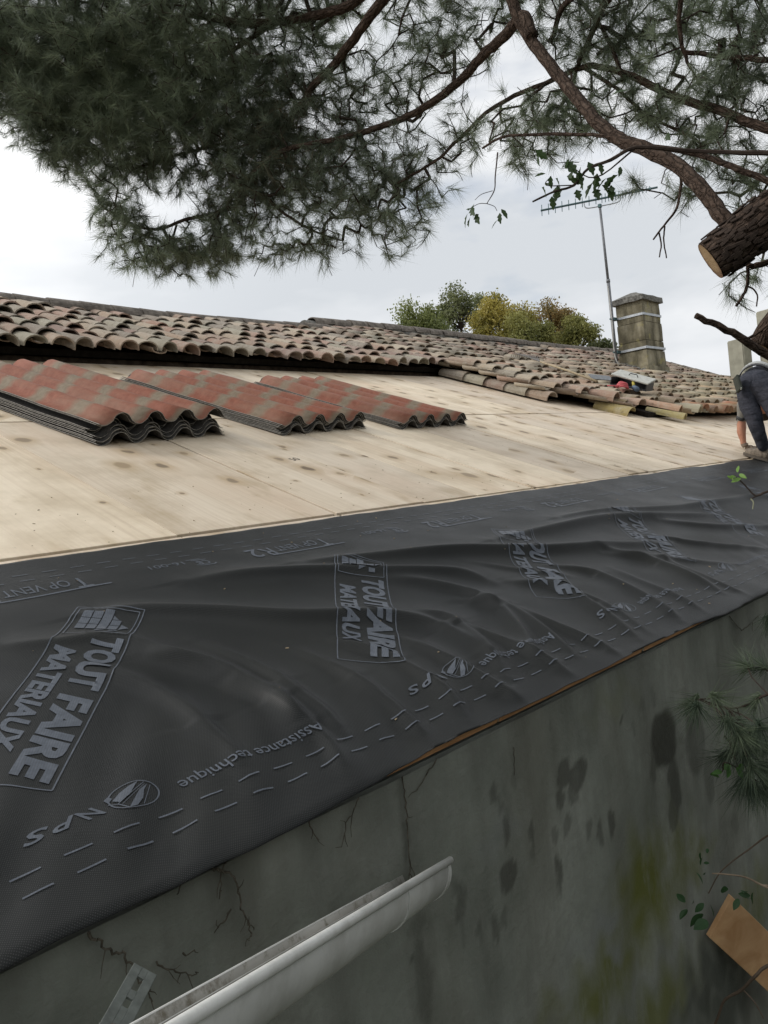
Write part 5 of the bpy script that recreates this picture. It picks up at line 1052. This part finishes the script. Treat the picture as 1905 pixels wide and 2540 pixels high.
for nm, (pts, r0, r1) in LIMBS.items():
    if nm == 'U': continue
    sp = smoothline(pts, 5 if nm != 'sawn' else 9)
    if nm not in ('sawn', 'log2'): sp = [p + Vector([random.uniform(-1, 1) * min(.004, r0 * .2) for _ in range(3)]) if 0 < i < len(sp) - 1 else p for i, p in enumerate(sp)]
    mb = MB(); big = nm in ('sawn', 'log2')
    mb.tube(sp, r0, r1, 26 if big else (12 if r0 > .03 else 7), wob=.05 if big else .06, bark=True)
    o = mb.build('limb', BARK, pine, True, attname='bark'); kids[nm] = o
    if big:
        d = (sp[0] - sp[1]).normalized(); R = d.to_track_quat('Z', 'Y').to_matrix(); m2 = MB(); n = 30; V = [Vector((0, 0, .004))]
        for rr in (.33, .66, .97):
            V += [Vector((math.cos(2 * PI * k / n) * r0 * rr, math.sin(2 * PI * k / n) * r0 * rr, .004 + random.uniform(-.0006, .0006))) for k in range(n)]
        V = [sp[0] + R @ v for v in V]; F = [(0, 1 + k, 1 + (k + 1) % n) for k in range(n)]
        for q in range(2): F += [(1 + q * n + k, 1 + (q + 1) * n + k, 1 + (q + 1) * n + (k + 1) % n, 1 + q * n + (k + 1) % n) for k in range(n)]
        m2.add(V, F)
        cm = NT('sawn_rings', .75, .15); ps = cm.pos(); dd_ = cm.n('ShaderNodeVectorMath', {0: ps, 1: tuple(sp[0] + R @ Vector((r0 * .12, r0 * .1, 0)))}, operation='DISTANCE').outputs['Value']
        ddn = cm.math('ADD', dd_, cm.math('MULTIPLY', cm.noise(ps, 14, 3), .018)); rg = cm.math('SINE', cm.math('MULTIPLY', ddn, 900.))
        cc_ = cm.mix(cm.fr(rg, -1, 1, 0, .45), (.46, .33, .19), (.27, .17, .09)); cc_ = cm.mix(cm.fr(ddn, r0 * .75, r0 * 1.05), cc_, (.20, .12, .07)); cc_ = cm.mix(cm.fr(cm.noise(ps, 40, 4), .5, .75, 0, .5), cc_, (.20, .14, .09))
        cm.base(cc_); cm.bump(rg, .3, .001); m2.build('sawn_face', cm.m, o)
# flakes of bark standing off the big sawn limb
sp = smoothline(LIMBS['sawn'][0], 14); mb = MB()
for k in range(420):
    i = random.randrange(4, len(sp) - 2); d = (sp[i + 1] - sp[i]).normalized(); a = random.uniform(0, 2 * PI); o1 = d.orthogonal().normalized(); o2 = d.cross(o1); nr = (o1 * math.cos(a) + o2 * math.sin(a))
    r = .092 + .028 * i / len(sp); tn = d.cross(nr); R = Matrix((d, tn, nr)).transposed()
    mb.box(sp[i] + nr * (r + .0015) + d * random.uniform(-.02, .02), (random.uniform(.02, .05), random.uniform(.010, .022), .007), R @ Matrix.Rotation(random.uniform(-.3, .3), 3, 'Z'), bev=.002)
mb.build('bark_flakes', TWIG, kids['sawn'], kind='stuff')
# twigs grown towards needle tufts
nodes = []; parent = []
def addnode(p, par): nodes.append(Vector(p)); parent.append(par); return len(nodes) - 1
for nm, (pts, r0, r1) in LIMBS.items():
    if nm in ('sawn', 'Rr', 'Rr2', 'Rr3', 'S', 'S2', 'S3', 'T', 'T2', 'U', 'log2'): continue
    sp = smoothline(pts, 4)
    for p in sp: addnode(p, -1)
RTV = Vector((rt.x, rt.y, rt.z)); FWV = Vector((fw.x, fw.y, fw.z)); UPV = Vector((0, 0, 1))
tufts = []
DENS = 2500
for (x, y, z, rx, ry, w) in BLOBS:
    n = int(DENS * rx * ry * w * .78) + 3
    for _ in range(n):
        while True:
            q = Vector([random.gauss(0, .50) for _ in range(3)])
            if q.length < 1.25: break
        c = Vector((x, y, z)); p = c + RTV * q.x * rx + UPV * q.y * ry + FWV * q.z * max(.35, .8 * rx)
        if p.z < 5.0 and p.y > 5.5 and p.z < RP(0, (p.y - EY) / CP, 0).z + .5: continue
        tufts.append((p, w))
        if w < 1.0 and random.random() < .75: tufts.append((p + Vector([random.gauss(0, .06) for _ in range(3)]), -1))
ds_ = []
kd = kdtree.KDTree(len(nodes))
for i, p in enumerate(nodes): kd.insert(p, i)
kd.balance()
tufts = sorted(((kd.find(p)[2], p, w) for p, w in tufts), key=lambda t: t[0])
tdir = []; tipn = []; bare = []
extra = []     # nodes added since the last balance
for q, (d0, p, w) in enumerate(tufts):
    co_, i, dist = kd.find(p)
    for j in extra:
        dd = (nodes[j] - p).length
        if dd < dist: dist = dd; i = j
    a = nodes[i]; n = max(1, int(dist / .085)); prev = i; L = (p - a)
    ctrl = a + L * .5 + Vector((random.uniform(-1, 1), random.uniform(-1, 1), random.uniform(-.2, 1.0))) * dist * .22
    for k in range(1, n + 1):
        t = k / n; pt = a * (1 - t) ** 2 + ctrl * 2 * t * (1 - t) + p * t * t
        if k < n: pt += Vector([random.uniform(-.008, .008) for _ in range(3)])
        prev = addnode(pt, prev); extra.append(prev)
    last = nodes[parent[prev]]; tdir.append((nodes[prev] - last).normalized()); tipn.append(prev); bare.append(w < 0)
    if len(extra) > 160:
        kd = kdtree.KDTree(len(nodes))
        for j, pp in enumerate(nodes): kd.insert(pp, j)
        kd.balance(); extra = []
cnt = [0] * len(nodes)
for t in tipn:
    k = t
    while k >= 0: cnt[k] += 1; k = parent[k]
NV = []; NF = []; b = 0
for i, par in enumerate(parent):
    if par < 0: continue
    A, B = nodes[par], nodes[i]; d = B - A
    if d.length < 1e-5: continue
    r1 = min(.016, .0023 * cnt[i] ** .42); r0 = r1 * 1.08
    o1 = d.orthogonal().normalized(); o2 = d.normalized().cross(o1)
    for P_, r in ((A, r0), (B, r1)):
        for k in range(3): a = 2 * PI * k / 3; NV.append(tuple(P_ + (o1 * math.cos(a) + o2 * math.sin(a)) * r))
    for k in range(3):
        j = (k + 1) % 3; NF.append((b + k, b + j, b + 3 + j)); NF.append((b + k, b + 3 + j, b + 3 + k))
    b += 6
tw = fast_mesh('twigs', NV, NF); link('twigs', tw, TWIG, pine, False, 'stuff')
def needles(tips, dirs, per, ln, lnv, rad, seed=3, droop=.25, shoot=.09, tone=None):
    g = np.random.default_rng(seed); T = np.repeat(np.array(tips), per, 0); Dv = np.repeat(np.array(dirs), per, 0); n = len(T)
    tonev = np.repeat(tone if tone is not None else g.random(len(tips)), per)
    Dv = Dv + g.normal(0, .12, Dv.shape); Dv /= np.linalg.norm(Dv, axis=1, keepdims=True)
    rnd = g.normal(0, 1, (n, 3)); perp = rnd - (rnd * Dv).sum(1, keepdims=True) * Dv; perp /= np.linalg.norm(perp, axis=1, keepdims=True)
    ang = np.radians(g.uniform(12, 62, n))[:, None]; nd = Dv * np.cos(ang) + perp * np.sin(ang); nd[:, 2] -= droop * g.random(n); nd /= np.linalg.norm(nd, axis=1, keepdims=True)
    start = T - Dv * (g.random(n)[:, None] * shoot); L = (ln + g.normal(0, lnv, n))[:, None]
    sidev = np.cross(nd, g.normal(0, 1, (n, 3))); sidev /= np.linalg.norm(sidev, axis=1, keepdims=True)
    V = np.stack([start - sidev * rad, start + sidev * rad, start + nd * L], 1).reshape(-1, 3); F = np.arange(3 * n).reshape(-1, 3)
    tv_ = np.repeat(np.clip(tonev + g.normal(0, .15, n), 0, 1), 3); att = np.stack([tv_, tv_, tv_, np.ones_like(tv_)], -1)
    return V, F, att
tips = [tuple(nodes[i]) for i in tipn]; dirs = [tuple((d + Vector((random.gauss(0, .35), random.gauss(0, .35), random.gauss(-.05, .3)))).normalized()) for d in tdir]
ok_ = [not b_ for b_ in bare]; tips = [t for t, k in zip(tips, ok_) if k]; dirs = [t for t, k in zip(dirs, ok_) if k]
tone = np.array([.5 + .5 * mnoise.noise(Vector(t) * 1.1) + random.uniform(-.12, .12) for t in tips]); tone = np.clip(tone, 0, 1)
V, F, att = needles(tips, dirs, 54, .120, .022, .00122, tone=tone)
NEED = mat_leaf('pine_needles', (.070, .090, .060), (.225, .27, .175), .38, 'tone', (.20, .12, .065))
link('needles', fast_mesh('needles', V, F, att, 'tone'), NEED, pine, False, 'stuff')
print('tufts', len(tips), 'nodes', len(nodes))

# the rest of the crown, above and beside the place the picture is taken from
rest = [(2.2, -.5, 7.6, 1.6), (4.2, -1.2, 7.4, 1.8), (.6, .6, 8.4, 1.5), (6.2, .2, 7.8, 1.6), (3.0, 1.6, 9.0, 1.8), (-.8, -.8, 8.2, 1.4), (5.5, -2.2, 6.6, 1.5), (1.8, -2.4, 7.2, 1.5)]
tp2 = []; dr2 = []; mb = MB()
for (x, y, z, r) in rest:
    mb.tube(smoothline([(4.50, .60, 7.0), ((4.5 + x) / 2, (y + .6) / 2, z - .5), (x, y, z)], 4), .05, .012, 7, wob=.08, bark=True)
    for _ in range(240):
        q = Vector([random.gauss(0, .5) for _ in range(3)]); q.z *= .6
        tp2.append(tuple(Vector((x, y, z)) + q * r)); dr2.append(tuple((q + Vector((0, 0, .3))).normalized()))
mb.build('high_limbs', BARK, pine, True, attname='bark', kind='stuff')
V, F, att = needles(tp2, dr2, 40, .16, .03, .0030, seed=5, shoot=.2)
link('high_needles', fast_mesh('high_needles', V, F, att, 'tone'), NEED, pine, False, 'stuff')
# added unseen leaf mass behind the camera, darkens the wall and membrane folds
hg = np.random.default_rng(4); nh = 26000; cc = np.stack([hg.uniform(-7, 15, nh), hg.uniform(-4.6, -3.0, nh), hg.uniform(.1, 5.2, nh)], -1); cc[:, 1] += .25 * np.sin(cc[:, 0] * 1.7) + .15 * np.sin(cc[:, 2] * 3); cc[:, 2] *= 1 + .07 * np.sin(cc[:, 0] * 2.3)
a1 = hg.normal(0, 1, (nh, 3)); a1 /= np.linalg.norm(a1, axis=1, keepdims=True); a2 = np.cross(a1, hg.normal(0, 1, (nh, 3))); a2 /= np.linalg.norm(a2, axis=1, keepdims=True)
V = np.stack([cc - a1 * .07, cc + a2 * .04, cc + a1 * .07, cc - a2 * .04], 1).reshape(-1, 3)
shade_hedge = empty('shade_hedge', (4, -3.8, 0), 'tall dense row of foliage added out of view behind the ladder to shade the damp wall', 'shade_hedge')
link('foliage', fast_mesh('foliage', V, np.arange(len(V)).reshape(-1, 4), None, '', 4), mat_leaf('shade_hedge_leaf', (.03, .05, .02), (.06, .09, .03), .25), shade_hedge, False, 'stuff')
mb = MB()
for x in np.arange(-6.5, 15, .8): mb.tube([(x, -3.8, -.05), (x + .1, -3.75, 2.2), (x - .1, -3.85, 4.6)], .05, .015, 6, wob=.1)
mb.build('stems', TWIG, shade_hedge, kind='stuff')

# lower pine sprigs growing in front of the wall at the right
sprig = empty('young_pine', (3.9, .35, 0), 'dark young pine sprigs reaching in front of the damp wall at the right edge', 'tree')
mb = MB(); hub = [Vector((3.9, .35, 0)), Vector((3.75, .45, 1.6)), Vector((3.60, .55, 2.6)), Vector((3.5, .60, 3.2))]; mb.tube(smoothline(hub, 5), .022, .008, 8, wob=.1); mb.build('stem', TWIG, sprig)
mb = MB()
for L_l in (PS1, PS2, PS3):
    pts = [Vector(p) for p in L_l]; hb = min(smoothline(hub, 5), key=lambda h: (h - pts[0]).length); mb.tube(smoothline([hb] + pts, 4), .006, .003, 6, wob=.2)
main = [Vector(p) for L_l in (PS1, PS2, PS3) for p in smoothline(L_l, 3)]; td = []
for s_ in SPRIGS:
    p = Vector(s_); m_ = min(main, key=lambda h: (h - p).length); md = (p + m_) / 2 + Vector([random.uniform(-.02, .02) for _ in range(3)]); mb.tube([m_, md, p], .0024, .0018, 5); td.append(((p - m_).normalized() * .7 + Vector((-.2, -.1, -.55)) * .6).normalized())
for p in [Vector(q) for q in PS3]: pass
mb.build('branches', TWIG, sprig)
V, F, att = needles([tuple(s_) for s_ in SPRIGS] + [tuple(PS3[1])], [tuple(d) for d in td] + [(-.6, -.2, -.4)], 130, .115, .02, .0011, seed=8, shoot=.04)
link('needles', fast_mesh('needles', V, F, att, 'tone'), mat_leaf('dark_pine_needles', (.035, .055, .034), (.11, .14, .085), .25, 'tone'), sprig, False, 'stuff')

# ------------------------------------------------------------------ broad leaves
def leaf_mesh(L, W, lob=0, fold=.25, curl=.15):
    n = 9; V = []; 
    for i in range(n + 1):
        t = i / n; w = W / 2 * (math.sin(PI * min(1, t * .96 + .03)) ** .8) * (1 - .25 * t); w *= 1 + (lob * (.55 if i % 3 == 0 else (-.5 if i % 3 == 1 else .1)) if 0 < i < n else 0)
        z = -curl * L * t * t
        V += [(-w, t * L, z + fold * w), (0, t * L, z), (w, t * L, z + fold * w)]
    F = []
    for i in range(n): a = 3 * i; F += [(a, a + 1, a + 4, a + 3), (a + 1, a + 2, a + 5, a + 4)]
    me = bpy.data.meshes.new('leaf'); me.from_pydata(V, [], F); return me
LEAFD = mat_leaf('dark_broad_leaf', (.030, .055, .018), (.05, .085, .03), .35); LEAFG = mat_leaf('fresh_green_leaf', (.13, .26, .05), (.22, .36, .09), .4); LEAFW = mat_leaf('glossy_wall_leaf', (.018, .050, .016), (.035, .08, .028), .25)
def leaves(root, spots, mesh_list, scale=1.0, hang=.7):
    for s_ in spots:
        k = s_[3] if len(s_) > 3 else 1
        o = bpy.data.objects.new('leaf', random.choice(mesh_list)); COL.objects.link(o); o.parent = root
        d = Vector((random.gauss(-.2, .5), random.gauss(0, .5), -hang + random.gauss(0, .45))).normalized(); R = d.to_track_quat('Y', 'Z').to_matrix() @ Matrix.Rotation(random.uniform(-1.2, 1.2), 3, 'Y')
        o.rotation_euler = R.to_euler(); sc_ = scale * k * random.uniform(.8, 1.15); o.scale = (sc_,) * 3; o.location = Vector(s_[:3]) - Vector(root.location)
def near_twig(name, lab, cat, loc, lines, mat=TWIG, r=.004):
    root = empty(name, loc, lab, cat)
    for l, r0, r1 in lines:
        mb = MB(); mb.tube(smoothline(l, 5), r0, r1, 6, wob=.25); mb.build('stem', mat, root)
    return root
random.seed(33)
r1_ = near_twig('oak_branch', 'leafy branch with lobed dark leaves hanging below the pine beside the aerial', 'branch', LEAFTWIG[0], [(LEAFTWIG, .008, .003), ([LEAFTWIG[3], (Vector(LEAVES[14]) + Vector(LEAVES[20])) / 2, LEAVES[16]], .003, .0015), ([LEAFTWIG[6], LEAVES[5], LEAVES[3]], .002, .001)])
ml = [leaf_mesh(.060, .034, .5), leaf_mesh(.052, .026, .25), leaf_mesh(.068, .038, .6)]
for m_ in ml: m_.materials.append(LEAFD)
leaves(r1_, LEAVES, ml, .80, .8)
r2_ = near_twig('hanging_leaf_twig', 'thin hanging twig with a few broad leaves left of the aerial', 'branch', LEAFTWIG2[0], [(LEAFTWIG2, .004, .0016), (LT2a, .0014, .0010), (LT2b, .0014, .0010), (LT2c, .0014, .0010)])
leaves(r2_, LEAVES2, ml, .85, .9)
r3_ = near_twig('budding_twig', 'bare twig with bright green young leaves in front of the membrane at the right edge', 'branch', TWIGNEAR[0], [(TWIGNEAR, .0036, .0016), (TWIGN2, .0018, .0014)]); mb = MB(); mb.tube(smoothline(TWIGN3, 4), .0020, .0015, 6); mb.build('pale_shoot', simple('pale_shoot_bark', (.30, .30, .20), .7), r3_)
mg = [leaf_mesh(.024, .012), leaf_mesh(.019, .010)]
for m_ in mg: m_.materials.append(LEAFG)
leaves(r3_, LEAVES3, mg, 1.0, .0)
PALETW = simple('pale_creeper_stem', (.20, .155, .11), .8, .2, var=.3)
r4_ = near_twig('creeper', 'thin creeper stems with dark glossy leaves in front of the mossy wall above the plank', 'plant', VINE1[0], [(VINE1, .0035, .0018), (VINE4, .0050, .003), (VINE5, .002, .0015)], simple('brown_creeper_stem', (.075, .055, .038), .85))
for l in (VINE2, VINE3):
    mb = MB(); mb.tube(smoothline(l, 4), .0034, .0020, 6); mb.build('pale_stem', PALETW, r4_)
mw = [leaf_mesh(.042, .026), leaf_mesh(.036, .020)]
for m_ in mw: m_.materials.append(LEAFW)
leaves(r4_, LEAVES4, mw, .85, .3)
r5_ = near_twig('sapling', 'small sapling tip with bright green leaves among the pine sprigs', 'plant', LEAVES5[0], [([LEAVES5[0], LEAVES5[3], tuple(Vector(LEAVES5[3]) + Vector((.3, -.1, -.25)))], .002, .003)])
mm = [leaf_mesh(.05, .028)]; mm[0].materials.append(mat_leaf('mid_green_leaf', (.05, .12, .025), (.07, .16, .04), .3)); leaves(r5_, LEAVES5, mm, .8, .3)
# dark stubby grass and growth at the foot of the wall
gv = []; gf = []; b = 0
for k in range(9000):
    x = random.uniform(-1.5, 7); y = random.uniform(-2.5, 1.25); h = random.uniform(.10, .35); a = random.uniform(0, 2 * PI); w = .004; dx, dy = random.gauss(0, .06), random.gauss(0, .06)
    gv += [(x - math.cos(a) * w, y - math.sin(a) * w, 0), (x + math.cos(a) * w, y + math.sin(a) * w, 0), (x + dx, y + dy, h)]; gf.append((b, b + 1, b + 2)); b += 3
tag(link('tall_grass', fast_mesh('tall_grass', gv, gf), mat_leaf('grass_blades', (.03, .055, .015), (.07, .1, .03), .2)), 'rough grass at the foot of the damp wall', 'grass', kind='stuff')

# ------------------------------------------------------------------ autumn trees beyond the ridge
def far_tree(px, py, rx, ry, dist, n, cols, lab, open_=.0, seed=1, lobes=14):
    g = random.Random(seed); c = CPT(px * 1.14828, py * 1.14828, dist); s = dist * 1.14828 / 2000.; RX, RY = rx * s * 1.28, ry * s * 1.12; n = int(n * 1.5)
    root = empty('autumn_tree', (c.x, c.y, 0), lab, 'tree', 'trees beyond the ridge')
    mb = MB(); base_ = Vector((c.x, c.y, -.1)); mb.tube([base_, Vector((c.x + .1, c.y, c.z * .5)), Vector((c.x, c.y, c.z + RY * .5))], .22, .06, 8, wob=.1); mb.build('trunk', TWIG, root)
    lob = []
    for k in range(lobes):
        while True:
            q = Vector([g.uniform(-1, 1) for _ in range(3)])
            if .35 < q.length < 1: break
        lob.append((c + Vector((q.x * RX * .72, q.y * RX * .72, q.z * RY * .78)), g.uniform(.30, .48) * RX, g.random()))
    mb = MB()
    for p, r, _ in lob:
        st_ = Vector((c.x, c.y, c.z - RY * .6)); mid = (st_ + p) / 2 + Vector((g.uniform(-.3, .3), g.uniform(-.3, .3), -.1)); mb.tube([st_, mid, p], .07, .02, 5)
        for _ in range(3): mb.tube([p, p + Vector([g.uniform(-1, 1) for _ in range(3)]).normalized() * r], .018, .008, 4)
    mb.build('boughs', TWIG, root, kind='stuff')
    N_ = np.random.default_rng(seed); V = []; att = []
    per = n // lobes
    for p, r, t in lob:
        q = N_.normal(0, 1, (per, 3)); q /= np.linalg.norm(q, axis=1, keepdims=True); rad = r * (N_.random(per) ** .5) * (1 + N_.normal(0, .18, per)); cc = np.array(p) + q * rad[:, None] * [1, 1, .85]
        a1 = N_.normal(0, 1, (per, 3)); a1 /= np.linalg.norm(a1, axis=1, keepdims=True); a2 = np.cross(a1, N_.normal(0, 1, (per, 3))); a2 /= np.linalg.norm(a2, axis=1, keepdims=True)
        sz = (N_.uniform(.05, .12, per) * dist / 60)[:, None]
        V.append(np.stack([cc - a1 * sz, cc + a2 * sz * .6, cc + a1 * sz, cc - a2 * sz * .6], 1).reshape(-1, 3)); tt = np.clip(t + N_.normal(0, .2, per), 0, 1); att.append(np.repeat(np.stack([tt, tt, tt, np.ones(per)], -1), 4, 0))
    V = np.concatenate(V); F = np.arange(len(V)).reshape(-1, 4); m_ = mat_leaf('autumn_leaves', cols[0], cols[1], .35, 'tone')
    link('crown', fast_mesh('crown', V, F, np.concatenate(att), 'tone', 4), m_, root, False, 'stuff')
GRN = ((.11, .135, .045), (.21, .235, .08)); OLV = ((.17, .175, .055), (.28, .27, .09)); YLW = ((.22, .20, .05), (.37, .31, .08)); BRN = ((.19, .15, .06), (.33, .23, .09)); DGR = ((.10, .12, .055), (.18, .195, .09))
far_tree(915, 705, 58, 50, 62, 9000, GRN, 'dense green tree at the left end of the row beyond the ridge', seed=1, lobes=16)
far_tree(992, 672, 46, 58, 66, 3600, DGR, 'tall thin-crowned tree with sky between its leaves, second from the left', seed=2, lobes=15)
far_tree(1052, 680, 34, 50, 68, 3000, DGR, 'narrow dark green tree top just left of the yellow tree', seed=3, lobes=9)
far_tree(1090, 700, 58, 66, 60, 9500, YLW, 'yellowing tree, brightest of the row beyond the ridge', seed=4, lobes=18)
far_tree(1135, 725, 50, 46, 57, 6500, OLV, 'low olive green tree in front of the middle of the row', seed=5, lobes=14)
far_tree(1192, 706, 48, 54, 63, 4600, BRN, 'brownish tree with a thinning top right of the yellow tree', seed=6, lobes=16)
far_tree(1243, 728, 42, 44, 61, 4200, OLV, 'olive tree, second from the right in the row beyond the ridge', seed=7, lobes=14)
far_tree(1296, 742, 28, 34, 64, 2200, DGR, 'small dark tree at the right end of the row, next to the aerial mast', seed=8, lobes=10)
